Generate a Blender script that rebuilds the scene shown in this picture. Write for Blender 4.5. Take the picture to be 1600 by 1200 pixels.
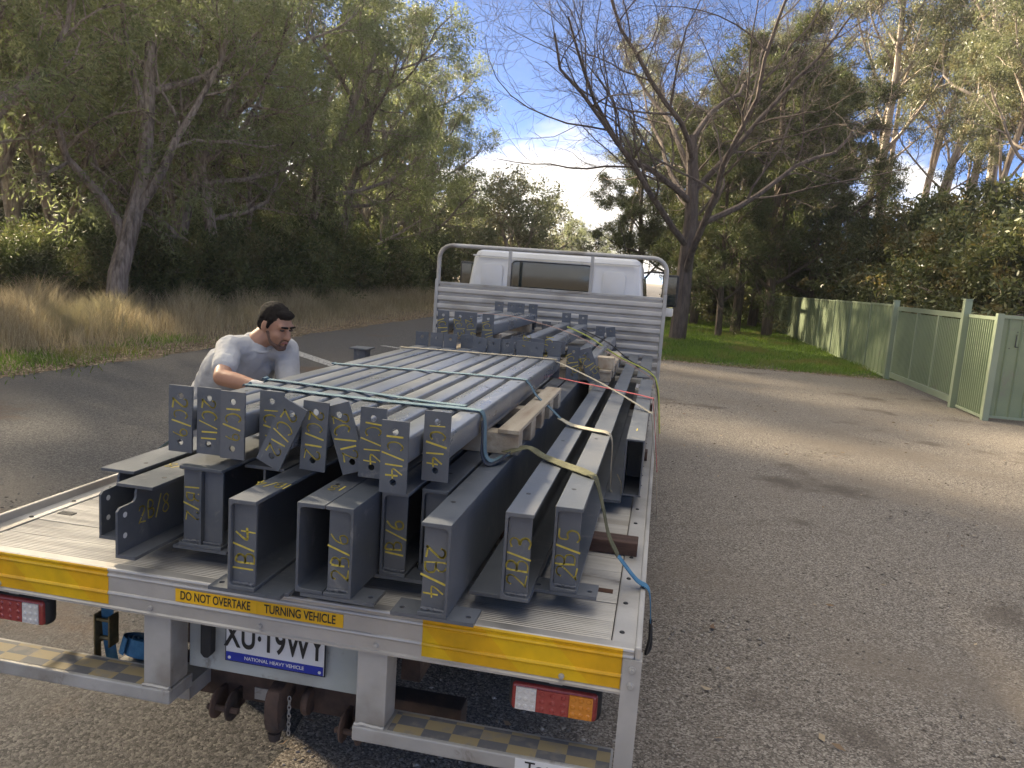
import bpy, bmesh, math, random
import numpy as np
from mathutils import Vector, Matrix
# ------------------------------------------------------------------ camera, sky, sun, exposure
sc = bpy.context.scene
for o in list(bpy.data.objects): bpy.data.objects.remove(o)
COL = sc.collection
R = math.radians
def _cam():
    yaw, pitch, roll = -0.185, 0.143, -0.07
    cy, sy, cp, sp = math.cos(yaw), math.sin(yaw), math.cos(pitch), math.sin(pitch)
    f = Vector((sy*cp, cy*cp, -sp)); r = Vector((cy, -sy, 0)); d = f.cross(r)
    c, s = math.cos(roll), math.sin(roll)
    r2 = r*c + d*s; d2 = d*c - r*s
    m = Matrix((r2, -d2, -f)).transposed().to_4x4()
    m.translation = Vector((1.173, -2.164, 2.017))
    cam = bpy.data.cameras.new('camera'); cam.sensor_width = 36; cam.lens = 27.13
    cam.clip_start = 0.05; cam.clip_end = 3000
    o = bpy.data.objects.new('camera', cam); COL.objects.link(o); o.matrix_world = m
    sc.camera = o
_cam()
SUN_AZ = R(-60)          # bearing of the sun, from +Y, clockwise positive (left and ahead of the truck)
SUN_EL = R(29)
CLOUD_SEED = 9.4
world = bpy.data.worlds.new('World'); sc.world = world; world.use_nodes = True
nt = world.node_tree; nt.nodes.clear()
def N(t, k, **kw):
    n = t.nodes.new(k)
    for a, b in kw.items(): setattr(n, a, b)
    return n
def _world():
    L = nt.links.new
    sky = N(nt, 'ShaderNodeTexSky', sky_type='NISHITA', sun_disc=False, sun_elevation=SUN_EL, sun_rotation=SUN_AZ)
    sky.air_density = 0.2; sky.dust_density = 0.0; sky.ozone_density = 5.5
    tc = N(nt, 'ShaderNodeTexCoord')
    sep = N(nt, 'ShaderNodeSeparateXYZ'); L(tc.outputs['Generated'], sep.inputs[0])
    zz = N(nt, 'ShaderNodeMath', operation='MAXIMUM'); L(sep.outputs[2], zz.inputs[0]); zz.inputs[1].default_value = 0.0
    za = N(nt, 'ShaderNodeMath', operation='ADD'); L(zz.outputs[0], za.inputs[0]); za.inputs[1].default_value = 0.12
    dx = N(nt, 'ShaderNodeMath', operation='DIVIDE'); L(sep.outputs[0], dx.inputs[0]); L(za.outputs[0], dx.inputs[1])
    dy = N(nt, 'ShaderNodeMath', operation='DIVIDE'); L(sep.outputs[1], dy.inputs[0]); L(za.outputs[0], dy.inputs[1])
    cb = N(nt, 'ShaderNodeCombineXYZ'); L(dx.outputs[0], cb.inputs[0]); L(dy.outputs[0], cb.inputs[1]); cb.inputs[2].default_value = CLOUD_SEED
    no = N(nt, 'ShaderNodeTexNoise'); no.inputs['Scale'].default_value = 0.62; no.inputs['Detail'].default_value = 6; no.inputs['Roughness'].default_value = 0.56
    no.inputs['Distortion'].default_value = 0.35
    L(cb.outputs[0], no.inputs['Vector'])
    # clouds are a low bank: full below ~11 degrees, thinning to nothing at ~20
    el = N(nt, 'ShaderNodeMapRange'); L(sep.outputs[2], el.inputs[0])
    for i, v in zip((1, 2, 3, 4), (0.05, 0.33, 0.15, -0.13)): el.inputs[i].default_value = v
    e2 = N(nt, 'ShaderNodeMapRange'); L(sep.outputs[2], e2.inputs[0])          # cloud overhead, out of view, added to lift the ambient light
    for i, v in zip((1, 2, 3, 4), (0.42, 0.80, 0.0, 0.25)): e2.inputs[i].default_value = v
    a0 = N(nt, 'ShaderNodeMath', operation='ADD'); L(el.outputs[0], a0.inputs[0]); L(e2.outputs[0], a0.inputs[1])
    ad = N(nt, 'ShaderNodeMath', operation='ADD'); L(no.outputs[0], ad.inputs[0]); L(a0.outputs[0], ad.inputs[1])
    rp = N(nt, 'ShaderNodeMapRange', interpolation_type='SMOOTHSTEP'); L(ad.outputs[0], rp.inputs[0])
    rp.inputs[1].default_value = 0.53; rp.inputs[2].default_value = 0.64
    # cloud colour: warm white with greyer bellies
    n2 = N(nt, 'ShaderNodeTexNoise'); n2.inputs['Scale'].default_value = 1.3; n2.inputs['Detail'].default_value = 6; L(cb.outputs[0], n2.inputs['Vector'])
    cr = N(nt, 'ShaderNodeMix', data_type='RGBA'); L(n2.outputs[0], cr.inputs['Factor'])
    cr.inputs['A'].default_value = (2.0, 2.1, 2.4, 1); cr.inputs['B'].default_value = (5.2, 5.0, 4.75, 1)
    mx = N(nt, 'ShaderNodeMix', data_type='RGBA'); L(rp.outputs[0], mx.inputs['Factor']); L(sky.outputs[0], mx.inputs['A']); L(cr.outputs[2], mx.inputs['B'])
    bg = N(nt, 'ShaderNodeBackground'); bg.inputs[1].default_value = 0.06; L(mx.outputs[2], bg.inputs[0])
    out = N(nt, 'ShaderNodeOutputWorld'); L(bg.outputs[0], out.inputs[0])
_world()
world.cycles.sampling_method = 'MANUAL'; world.cycles.sample_map_resolution = 512
def _sun():
    l = bpy.data.lights.new('sun', 'SUN'); l.energy = 2.8; l.angle = R(3); l.color = (1.0, 0.86, 0.66)
    o = bpy.data.objects.new('sun', l); COL.objects.link(o)
    d = Vector((math.sin(SUN_AZ)*math.cos(SUN_EL), math.cos(SUN_AZ)*math.cos(SUN_EL), math.sin(SUN_EL)))
    o.rotation_euler = d.to_track_quat('Z', 'Y').to_euler(); o.location = d*60
_sun()
sc.view_settings.view_transform = 'Standard'; sc.view_settings.look = 'None'
sc.view_settings.gamma = 1; sc.view_settings.use_curve_mapping = False
sc.view_settings.exposure = 3.0
sc.view_settings.use_white_balance = True; sc.view_settings.white_balance_temperature = 7000; sc.view_settings.white_balance_tint = 8
sc.render.engine = 'CYCLES'
sc.cycles.max_bounces = 3; sc.cycles.volume_bounces = 0; sc.cycles.diffuse_bounces = 2; sc.cycles.glossy_bounces = 2; sc.cycles.transmission_bounces = 2
sc.cycles.transparent_max_bounces = 4; sc.cycles.use_light_tree = False; sc.cycles.caustics_reflective = False; sc.cycles.caustics_refractive = False
# ------------------------------------------------------------------ helpers
def tag(o, label=None, cat=None, group=None, kind=None):
    if label: o['label'] = label
    if cat: o['category'] = cat
    if group: o['group'] = group
    if kind or cat: o['kind'] = kind or 'thing'
    return o
def thing(name, label, cat, loc=(0, 0, 0), rz=0, group=None):
    o = bpy.data.objects.new(name, None); COL.objects.link(o); o.empty_display_size = .1
    o.location = loc; o.rotation_euler = (0, 0, rz)
    return tag(o, label, cat, group)
def link(name, me, parent=None, loc=None, rot=None):
    o = bpy.data.objects.new(name, me); COL.objects.link(o)
    if parent: o.parent = parent
    if loc: o.location = loc
    if rot: o.rotation_euler = rot
    return o
def npmesh(name, v, f, mat, smooth=False):
    """v (n,3) float, f (m,k) int with constant k"""
    v = np.asarray(v, np.float32); f = np.asarray(f, np.int32)
    me = bpy.data.meshes.new(name); k = f.shape[1]
    me.vertices.add(len(v)); me.vertices.foreach_set('co', v.ravel())
    me.loops.add(f.size); me.loops.foreach_set('vertex_index', f.ravel())
    me.polygons.add(len(f)); me.polygons.foreach_set('loop_start', np.arange(0, f.size, k, dtype=np.int32))
    me.update(calc_edges=True)
    if smooth: me.polygons.foreach_set('use_smooth', np.ones(len(f), bool))
    me.materials.append(mat); return me
class MB:
    def __init__(s): s.v = []; s.f = []
    def add(s, vs, fs, M=None):
        b = len(s.v)
        s.v += [tuple(M @ Vector(p)) if M else tuple(p) for p in vs]; s.f += [tuple(i+b for i in q) for q in fs]; return s
    def box(s, x0, x1, y0, y1, z0, z1, M=None):
        return s.add([(x0,y0,z0),(x1,y0,z0),(x1,y1,z0),(x0,y1,z0),(x0,y0,z1),(x1,y0,z1),(x1,y1,z1),(x0,y1,z1)],
                     [(0,3,2,1),(4,5,6,7),(0,1,5,4),(1,2,6,5),(2,3,7,6),(3,0,4,7)], M)
    def prism(s, poly, a0, a1, axis='y', M=None):
        """2-D polygon extruded along an axis; poly coords are the other two axes in order"""
        n = len(poly)
        def P(u, w, a): return {'y': (u, a, w), 'x': (a, u, w), 'z': (u, w, a)}[axis]
        vs = [P(u, w, a0) for u, w in poly]+[P(u, w, a1) for u, w in poly]
        fs = [tuple(range(n))[::-1], tuple(range(n, 2*n))]+[(i, (i+1) % n, n+(i+1) % n, n+i) for i in range(n)]
        return s.add(vs, fs, M)
    def tube(s, pts, r, seg=8, cap=True):
        pts = [Vector(p) for p in pts]; n = len(pts)
        rs = r if isinstance(r, (list, tuple)) else [r]*n
        up = Vector((0, 0, 1)); rings = []
        a = None
        for i, p in enumerate(pts):
            t = (pts[min(i+1, n-1)]-pts[max(i-1, 0)]).normalized()
            if a is None:
                a = t.orthogonal().normalized()
            else:
                a = (a-t*a.dot(t)); a = a.normalized() if a.length > 1e-6 else t.orthogonal().normalized()
            b = t.cross(a)
            rings.append([p+(a*math.cos(k*2*math.pi/seg)+b*math.sin(k*2*math.pi/seg))*rs[i] for k in range(seg)])
        vs = [q for ring in rings for q in ring]; fs = []
        for i in range(n-1):
            for k in range(seg):
                fs.append((i*seg+k, i*seg+(k+1) % seg, (i+1)*seg+(k+1) % seg, (i+1)*seg+k))
        if cap: fs += [tuple(range(seg))[::-1], tuple(range((n-1)*seg, n*seg))]
        return s.add(vs, fs)
    def ribbon(s, pts, w, th, side):
        """flat strap through pts, width along 'side' (made square to the run)"""
        pts = [Vector(p) for p in pts]; n = len(pts); S = Vector(side); vs = []; fs = []
        for i, p in enumerate(pts):
            t = (pts[min(i+1, n-1)]-pts[max(i-1, 0)]).normalized()
            sd = S[i] if isinstance(side, list) else S
            q = (sd-t*sd.dot(t)).normalized(); u = t.cross(q)
            for a, b in ((-1, -1), (1, -1), (1, 1), (-1, 1)): vs.append(p+q*a*w/2+u*b*th/2)
        for i in range(n-1):
            for k in range(4): fs.append((i*4+k, i*4+(k+1) % 4, i*4+4+(k+1) % 4, i*4+4+k))
        fs += [(3, 2, 1, 0), tuple((n-1)*4+k for k in range(4))]
        return s.add(vs, fs)
    def cyl(s, c, r, h, axis='z', seg=16):
        c = Vector(c); d = {'x': Vector((1,0,0)), 'y': Vector((0,1,0)), 'z': Vector((0,0,1))}[axis]
        return s.tube([c-d*h/2, c+d*h/2], r, seg)
    def lathe(s, prof, c=(0,0,0), axis='z', seg=24):
        c = Vector(c); vs = []; n = len(prof)
        for k in range(seg):
            a = k*2*math.pi/seg
            for r, h in prof:
                p = {'z': (r*math.cos(a), r*math.sin(a), h), 'x': (h, r*math.cos(a), r*math.sin(a)), 'y': (r*math.sin(a), h, r*math.cos(a))}[axis]
                vs.append(c+Vector(p))
        fs = [(k*n+i, ((k+1) % seg)*n+i, ((k+1) % seg)*n+i+1, k*n+i+1) for k in range(seg) for i in range(n-1)]
        return s.add(vs, fs)
    def mesh(s, name, mat, bevel=0, smooth=False, seg=2):
        me = bpy.data.meshes.new(name); me.from_pydata(s.v, [], s.f)
        bm = bmesh.new(); bm.from_mesh(me)
        bmesh.ops.recalc_face_normals(bm, faces=bm.faces)
        if bevel:
            es = [e for e in bm.edges if len(e.link_faces) == 2 and e.calc_face_angle(0) > R(40)]
            bmesh.ops.bevel(bm, geom=es, offset=bevel, segments=seg, profile=.6, affect='EDGES', clamp_overlap=True)
        if smooth:
            for f in bm.faces: f.smooth = True
            for e in bm.edges:
                if len(e.link_faces) == 2 and e.calc_face_angle(0) > R(38): e.smooth = False
        bm.to_mesh(me); bm.free(); me.materials.append(mat); return me
    def build(s, name, mat, parent=None, bevel=0, smooth=False, loc=None, rot=None, seg=2):
        return link(name, s.mesh(name, mat, bevel, smooth, seg), parent, loc, rot)
def smooth_pts(pts, k=6):
    """Catmull-Rom through pts"""
    P = [Vector(p) for p in pts]; P = [P[0]*2-P[1]]+P+[P[-1]*2-P[-2]]; out = []
    for i in range(1, len(P)-2):
        for j in range(k):
            t = j/k; a, b, c, d = P[i-1], P[i], P[i+1], P[i+2]
            out.append(0.5*((2*b)+(c-a)*t+(2*a-5*b+4*c-d)*t*t+(3*b-a-3*c+d)*t**3))
    out.append(P[-2]); return out
# ------------------------------------------------------------------ materials
MATS = {}
def mat(name, col, col2=None, rough=.5, rough2=None, metal=0, nscale=6, detail=5, bump=0, bscale=None, spec=.5, stretch=(1,1,1),
        contrast=(.35, .65), col3=None, n3=1.2, isl=False, world=False, trans=0, coat=0, scuff=None, sscale=9):
    """two- or three-tone procedural surface with noise-driven colour, roughness and bump"""
    m = bpy.data.materials.new(name); m.use_nodes = True; t = m.node_tree; L = t.links.new
    p = t.nodes['Principled BSDF']; p.inputs['Metallic'].default_value = metal
    p.inputs['Specular IOR Level'].default_value = spec; p.inputs['Coat Weight'].default_value = coat
    p.inputs['Roughness'].default_value = rough
    tc = N(t, 'ShaderNodeTexCoord'); src = tc.outputs['Object']
    if world:
        g = N(t, 'ShaderNodeNewGeometry'); src = g.outputs['Position']
    mp = N(t, 'ShaderNodeMapping'); mp.inputs['Scale'].default_value = stretch; L(src, mp.inputs[0])
    if not world and not isl:
        oi = N(t, 'ShaderNodeObjectInfo'); ml = N(t, 'ShaderNodeVectorMath', operation='SCALE'); cb = N(t, 'ShaderNodeCombineXYZ')
        for i in range(3): L(oi.outputs['Random'], cb.inputs[i])
        L(cb.outputs[0], ml.inputs[0]); ml.inputs['Scale'].default_value = 37.0; L(ml.outputs[0], mp.inputs['Location'])
    no = N(t, 'ShaderNodeTexNoise'); no.inputs['Scale'].default_value = nscale; no.inputs['Detail'].default_value = detail; no.inputs['Roughness'].default_value = .62
    L(mp.outputs[0], no.inputs['Vector'])
    fac = no.outputs[0]
    if isl:
        g = N(t, 'ShaderNodeNewGeometry'); fac = g.outputs['Random Per Island']
    mr = N(t, 'ShaderNodeMapRange'); L(fac, mr.inputs[0]); mr.inputs[1].default_value, mr.inputs[2].default_value = (0, 1) if isl else contrast
    mx = N(t, 'ShaderNodeMix', data_type='RGBA'); L(mr.outputs[0], mx.inputs['Factor'])
    mx.inputs['A'].default_value = (*col, 1); mx.inputs['B'].default_value = (*(col2 or col), 1)
    c = mx.outputs[2]
    if col3:
        n3n = N(t, 'ShaderNodeTexNoise'); n3n.inputs['Scale'].default_value = n3; n3n.inputs['Detail'].default_value = 1 if isl else 6; L(mp.outputs[0] if not isl else src, n3n.inputs['Vector'])
        m3 = N(t, 'ShaderNodeMapRange', interpolation_type='SMOOTHSTEP'); L(n3n.outputs[0], m3.inputs[0]); m3.inputs[1].default_value = .5; m3.inputs[2].default_value = .68
        x3 = N(t, 'ShaderNodeMix', data_type='RGBA'); L(m3.outputs[0], x3.inputs['Factor']); L(c, x3.inputs['A']); x3.inputs['B'].default_value = (*col3, 1); c = x3.outputs[2]
    if scuff:                     # scattered scuffs, dust and chips
        sn = N(t, 'ShaderNodeTexNoise'); sn.inputs['Scale'].default_value = sscale; sn.inputs['Detail'].default_value = 9; sn.inputs['Roughness'].default_value = .72; sn.inputs['Distortion'].default_value = .6; L(mp.outputs[0], sn.inputs['Vector'])
        sm = N(t, 'ShaderNodeMapRange', interpolation_type='SMOOTHSTEP'); L(sn.outputs[0], sm.inputs[0]); sm.inputs[1].default_value = .57; sm.inputs[2].default_value = .70; sm.inputs[4].default_value = .75
        sx = N(t, 'ShaderNodeMix', data_type='RGBA'); L(sm.outputs[0], sx.inputs['Factor']); L(c, sx.inputs['A']); sx.inputs['B'].default_value = (*scuff, 1); c = sx.outputs[2]
    L(c, p.inputs['Base Color'])
    if rough2 is not None:
        rr = N(t, 'ShaderNodeMapRange'); L(no.outputs[0], rr.inputs[0]); rr.inputs[1].default_value, rr.inputs[2].default_value = .35, .65
        rr.inputs[3].default_value, rr.inputs[4].default_value = rough, rough2; L(rr.outputs[0], p.inputs['Roughness'])
    if bump:
        bn = N(t, 'ShaderNodeTexNoise'); bn.inputs['Scale'].default_value = bscale or nscale*5; bn.inputs['Detail'].default_value = 4; L(mp.outputs[0], bn.inputs['Vector'])
        bu = N(t, 'ShaderNodeBump'); bu.inputs['Strength'].default_value = bump; bu.inputs['Distance'].default_value = .01; L(bn.outputs[0], bu.inputs['Height']); L(bu.outputs[0], p.inputs['Normal'])
    if trans:
        tr = N(t, 'ShaderNodeBsdfTranslucent'); ms = N(t, 'ShaderNodeMixShader'); ms.inputs[0].default_value = trans
        hs = N(t, 'ShaderNodeHueSaturation'); hs.inputs['Value'].default_value = 1.8; hs.inputs['Saturation'].default_value = 1.1; L(c, hs.inputs['Color']); L(hs.outputs[0], tr.inputs[0])
        L(p.outputs[0], ms.inputs[1]); L(tr.outputs[0], ms.inputs[2]); L(ms.outputs[0], t.nodes['Material Output'].inputs[0])
    MATS[name] = m; return m
# ------------------------------------------------------------------ ground, road, gravel yard, lawn
rng = np.random.default_rng(7)
def ground_mat(name, cols, scale, patch, patchcol, bump, rough=.95, patch2=None, patch2col=None, voro=True):
    """aggregate ground: per-stone colour from Voronoi cells, broad stains, stone relief"""
    m = bpy.data.materials.new(name); m.use_nodes = True; t = m.node_tree; L = t.links.new
    p = t.nodes['Principled BSDF']; p.inputs['Roughness'].default_value = rough; p.inputs['Specular IOR Level'].default_value = .25
    g = N(t, 'ShaderNodeNewGeometry'); pos = g.outputs['Position']
    v = N(t, 'ShaderNodeTexVoronoi'); v.inputs['Scale'].default_value = scale; v.inputs['Randomness'].default_value = 1; L(pos, v.inputs['Vector'])
    sx = N(t, 'ShaderNodeSeparateColor'); L(v.outputs['Color'], sx.inputs[0])
    ramp = N(t, 'ShaderNodeValToRGB'); el = ramp.color_ramp.elements
    el[0].color = (*cols[0], 1); el[1].color = (*cols[-1], 1)
    for i, c in enumerate(cols[1:-1]):
        e = el.new((i+1)/(len(cols)-1)); e.color = (*c, 1)
    L(sx.outputs[0], ramp.inputs[0]); c = ramp.outputs[0]
    for sc_, col_, lo, hi in ((patch, patchcol, .46, .66), (patch2, patch2col, .55, .66)):
        if not sc_: continue
        n = N(t, 'ShaderNodeTexNoise'); n.inputs['Scale'].default_value = sc_; n.inputs['Detail'].default_value = 7; n.inputs['Roughness'].default_value = .65; L(pos, n.inputs['Vector'])
        r = N(t, 'ShaderNodeMapRange', interpolation_type='SMOOTHSTEP'); L(n.outputs[0], r.inputs[0]); r.inputs[1].default_value = lo; r.inputs[2].default_value = hi; r.inputs[4].default_value = .8
        x = N(t, 'ShaderNodeMix', data_type='RGBA'); L(r.outputs[0], x.inputs['Factor']); L(c, x.inputs['A']); x.inputs['B'].default_value = (*col_, 1); c = x.outputs[2]
    fn = N(t, 'ShaderNodeTexNoise'); fn.inputs['Scale'].default_value = scale*2.3; fn.inputs['Detail'].default_value = 3; L(pos, fn.inputs['Vector'])
    x = N(t, 'ShaderNodeMix', data_type='RGBA', blend_type='MULTIPLY'); x.inputs['Factor'].default_value = .75
    fr = N(t, 'ShaderNodeMapRange'); L(fn.outputs[0], fr.inputs[0]); fr.inputs[1].default_value = .3; fr.inputs[2].default_value = .7; fr.inputs[3].default_value = .62; fr.inputs[4].default_value = 1.35
    L(c, x.inputs['A']); L(fr.outputs[0], x.inputs['B']); L(x.outputs[2], p.inputs['Base Color'])
    mu = N(t, 'ShaderNodeMath', operation='MULTIPLY_ADD'); L(v.outputs['Distance'], mu.inputs[0]); mu.inputs[1].default_value = -1.0; L(fn.outputs[0], mu.inputs[2])
    b = N(t, 'ShaderNodeBump'); b.inputs['Strength'].default_value = bump; b.inputs['Distance'].default_value = .6/scale; L(mu.outputs[0], b.inputs['Height']); L(b.outputs[0], p.inputs['Normal'])
    return m
M_dirt = ground_mat('forest_soil', [(.10,.075,.05), (.16,.125,.085), (.21,.17,.12)], 30, .35, (.12,.10,.06), .6)
M_road = ground_mat('worn_asphalt', [(.050,.047,.046), (.080,.076,.073), (.112,.106,.102), (.17,.16,.15)], 85, .28, (.105,.095,.086), .7, .9, .33, (.12,.082,.058))
M_gravel = ground_mat('gravel', [(.095,.08,.065), (.18,.154,.126), (.26,.224,.184), (.42,.375,.315)], 115, .36, (.215,.178,.138), .8, .95, .5, (.115,.094,.074))
M_lawn = ground_mat('lawn_soil', [(.05,.07,.02), (.07,.10,.03), (.10,.12,.045)], 40, .5, (.13,.115,.06), .5)
def sheet(name, x0, x1, y0, y1, z, m, nx=2, ny=2, edge=None, relief=0):
    xs = np.linspace(x0, x1, nx); ys = np.linspace(y0, y1, ny)
    X, Y = np.meshgrid(xs, ys); Z = np.full_like(X, z)
    if edge:                                  # uneven outer borders
        for side, amp in edge.items():
            w = lambda s: amp*(np.sin(s*1.3+.4)+.6*np.sin(s*3.1+1)+.4*np.sin(s*7.7+2)+.25*np.sin(s*17+.3))
            if side == 'l': X[:, 0] += w(ys)
            if side == 'r': X[:, -1] += w(ys)
            if side == 'b': Y[0, :] += w(xs)
            if side == 't': Y[-1, :] += w(xs)
    if relief:
        Z += relief*(np.sin(X*.9+Y*.35)*np.cos(Y*.6-X*.2)+.5*np.sin(X*2.3+1)*np.sin(Y*1.9))*np.clip(np.minimum(X-x0, x1-X), 0, 1)*np.clip(np.minimum(Y-y0, y1-Y), 0, 1)
    v = np.stack([X, Y, Z], -1).reshape(-1, 3)
    i = np.arange(nx*ny).reshape(ny, nx)
    f = np.stack([i[:-1, :-1], i[:-1, 1:], i[1:, 1:], i[1:, :-1]], -1).reshape(-1, 4)
    return tag(link(name, npmesh(name, v, f, m)), kind='structure')
sheet('ground', -900, 900, -600, 1500, -.03, M_dirt)
sheet('road', -8.05, 1.6, -60, 420, .0, M_road, 6, 900, {'l': .10})
sheet('gravel_yard', -.35, 40, -30, 19.4, .006, M_gravel, 90, 140, {'l': .16, 't': .12})
sheet('lawn', 1.2, 7.6, 18.6, 75, .014, M_lawn, 30, 120, {'l': .10, 'b': .16})
# worn white paint left on the asphalt
M_paint = mat('worn_road_paint', (.55,.53,.49), (.11,.105,.10), rough=.9, nscale=22, contrast=(.42, .60), world=True)
def paint(pts, name='road_marking', lab=''):
    mb = MB(); mb.add([(x, y, .006) for x, y in pts], [tuple(range(len(pts)))]); tag(mb.build(name, M_paint), kind='structure')
paint([(-6.75,13.2), (-5.0,11.6), (-4.72,11.75), (-6.5,13.4)]); paint([(-5.6,15.9), (-3.9,15.2), (-3.8,15.32), (-5.5,16.05)])
# ---- loose stones (uncountable)
def stones(name, n, xr, yr, z, smin, smax, m, near=None):
    x = rng.uniform(*xr, n); y = yr[0]+(yr[1]-yr[0])*rng.random(n)**1.7
    s = (smin+(smax-smin)*rng.random(n)**3.2)*(.7+.5*(np.sin(x*1.9+y*.7)*np.sin(y*2.3-x*.4)+np.sin(x*.7-y*.5)*.5).clip(-.5, 1))
    base = np.array([(1,0,0), (-1,0,0), (0,1,0), (0,-1,0), (0,0,.62), (0,0,-.62), (.6,.6,.35), (-.6,.55,.3)], float)
    fc = np.array([(0,6,4), (6,2,4), (2,7,4), (7,1,4), (1,3,4), (3,0,4), (0,2,6), (2,1,7), (0,3,5), (3,1,5)])
    a = rng.uniform(0, 6.28, n); ca, sa = np.cos(a), np.sin(a)
    v = base[None]*(1+rng.uniform(-.35, .35, (n, 8, 3)))*s[:, None, None]*np.stack([np.ones(n), rng.uniform(.6, 1, n), rng.uniform(.45, .9, n)], -1)[:, None, :]
    vx = v[..., 0]*ca[:, None]-v[..., 1]*sa[:, None]; vy = v[..., 0]*sa[:, None]+v[..., 1]*ca[:, None]
    v = np.stack([vx+x[:, None], vy+y[:, None], v[..., 2]+z+s[:, None]*.18], -1)
    f = (fc[None]+8*np.arange(n)[:, None, None]).reshape(-1, 3)
    return link(name, npmesh(name, v.reshape(-1, 3), f, m))
M_stone = mat('loose_stone', (.10,.085,.07), (.42,.375,.315), rough=.9, isl=True, spec=.3)
tag(stones('loose_gravel', 46000, (-.4, 8.5), (-1.2, 15), .006, .0035, .017, M_stone), 'loose grey brown stones strewn over the gravel yard', 'gravel', kind='stuff')
M_chip = mat('road_chip', (.06,.056,.052), (.22,.205,.19), rough=.9, isl=True, spec=.3)
tag(stones('loose_chippings', 9000, (-5, -.3), (-1.2, 6), 0, .004, .013, M_chip), 'dark stone chippings loose on the asphalt road', 'gravel', kind='stuff')
# ---- blades of grass
def blades(name, n, place, hmin, hmax, w, m, lean=.35):
    x, y, sc_ = place(n); n = len(x)
    h = (hmin+(hmax-hmin)*rng.random(n))*sc_; a = rng.uniform(0, 6.283, n); b = rng.uniform(0, 6.283, n)
    ln = h*lean*rng.uniform(.2, 1.5, n); dx, dy = np.cos(b)*ln, np.sin(b)*ln; wx, wy = np.cos(a)*w*.5, np.sin(a)*w*.5
    z0 = np.zeros(n)
    P = lambda k, hz, ww: (np.stack([x+dx*k-wx*ww, y+dy*k-wy*ww, z0+h*hz], -1), np.stack([x+dx*k+wx*ww, y+dy*k+wy*ww, z0+h*hz], -1))
    v = np.stack([*P(0, 0, 1), *P(.35, .6, .8), *P(1, .95, .12)], 1).reshape(-1, 3)
    o = 6*np.arange(n)[:, None]
    f = np.concatenate([o+np.array([[0, 1, 3, 2]]), o+np.array([[2, 3, 5, 4]])])
    return link(name, npmesh(name, v, f, m))
M_dry = mat('dry_grass', (.26,.21,.13), (.46,.39,.26), rough=.85, isl=True, trans=.28, col3=(.24,.215,.13), n3=.5, spec=.2)
M_grass = mat('green_grass', (.07,.13,.02), (.19,.27,.06), rough=.7, isl=True, trans=.35, col3=(.19,.185,.06), n3=.6, spec=.3)
def dry_place(n):
    t = rng.random(n)**1.5; y = 2+68*t; x = -8.5-rng.random(n)**.9*(9.5+.03*y)
    # thin fringe, hummocky heights
    hum = .85+.16*np.sin(x*1.1+y*.37)*np.sin(y*.83+1)+.2*np.sin(x*2.7+y*1.9)
    edge = np.clip((-8.5-x)/2.6, .22, 1.05)
    keep = rng.random(n) < (.25+.75*edge)
    return x[keep], y[keep], (np.clip(hum, .3, 1.2)*edge)[keep]
tag(blades('dry_grass', 135000, dry_place, .40, 1.02, .013, M_dry, .45), 'tall dry straw coloured grass between the road and the forest', 'grass', kind='stuff')
def lawn_place(n):
    t = rng.random(n)**1.5; y = 18.5+32*t; x = 1.15+5.8*rng.random(n)
    front = np.clip((y-18.5-.25*np.sin(x*2.1)-.2*np.sin(x*5))/1.6, .0, 1); keep = (rng.random(n) < front+.12) & (x < 6.9)
    return x[keep], y[keep], (.55+.45*front+.25*np.sin(x*1.7)*np.sin(y*1.1))[keep]
tag(blades('lawn_grass', 52000, lawn_place, .05, .16, .016, M_grass, .6), 'bright green grass on the verge in front of the fence', 'grass', kind='stuff')
def tuft_place(n):
    cx = np.array([-8.9, -9.3, -9.0, -9.5, -8.8]); cy = np.array([8.6, 9.3, 10.8, 13.0, 7.2]); k = rng.integers(0, 5, n)
    return cx[k]+rng.normal(0, .45, n), cy[k]+rng.normal(0, .55, n), np.ones(n)
tag(blades('verge_grass', 2600, tuft_place, .05, .16, .014, M_grass, .7), 'low green grass patches at the left road edge', 'grass', kind='stuff')
# ---- fallen leaves
def litter(name, n, place, m, s=(.03, .08)):
    x, y = place(n); L_ = rng.uniform(*s, n); a = rng.uniform(0, 6.28, n); w = L_*rng.uniform(.2, .4, n)
    ca, sa = np.cos(a), np.sin(a); z = .014+rng.random((n, 4))*.02
    q = np.stack([np.stack([x-ca*L_/2, y-sa*L_/2], -1), np.stack([x+sa*w/2, y-ca*w/2], -1), np.stack([x+ca*L_/2, y+sa*L_/2], -1), np.stack([x-sa*w/2, y+ca*w/2], -1)], 1)
    v = np.concatenate([q, z[..., None]], -1).reshape(-1, 3)
    return link(name, npmesh(name, v, np.arange(4*n).reshape(-1, 4), m))
M_leaf = mat('fallen_leaf', (.16,.09,.045), (.42,.33,.22), rough=.8, isl=True)
tag(litter('leaf_litter', 14000, lambda n: (-8.0-np.abs(rng.normal(0, .8, n)), 2+45*rng.random(n)**1.6), M_leaf, (.03, .11)), 'brown fallen leaves along the left road edge', 'leaves', kind='stuff')
tag(litter('yard_leaves', 260, lambda n: (rng.uniform(-1, 8, n), -1+19*rng.random(n)), M_leaf, (.03, .09)), 'pale fallen gum leaves scattered on the gravel yard', 'leaves', kind='stuff')
tag(litter('lawn_leaves', 1500, lambda n: (1.2+5.6*rng.random(n), 18.2+np.abs(rng.normal(0, .5, n))), M_leaf, (.03, .08)), 'dry leaves along the front edge of the lawn', 'leaves', kind='stuff')
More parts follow.
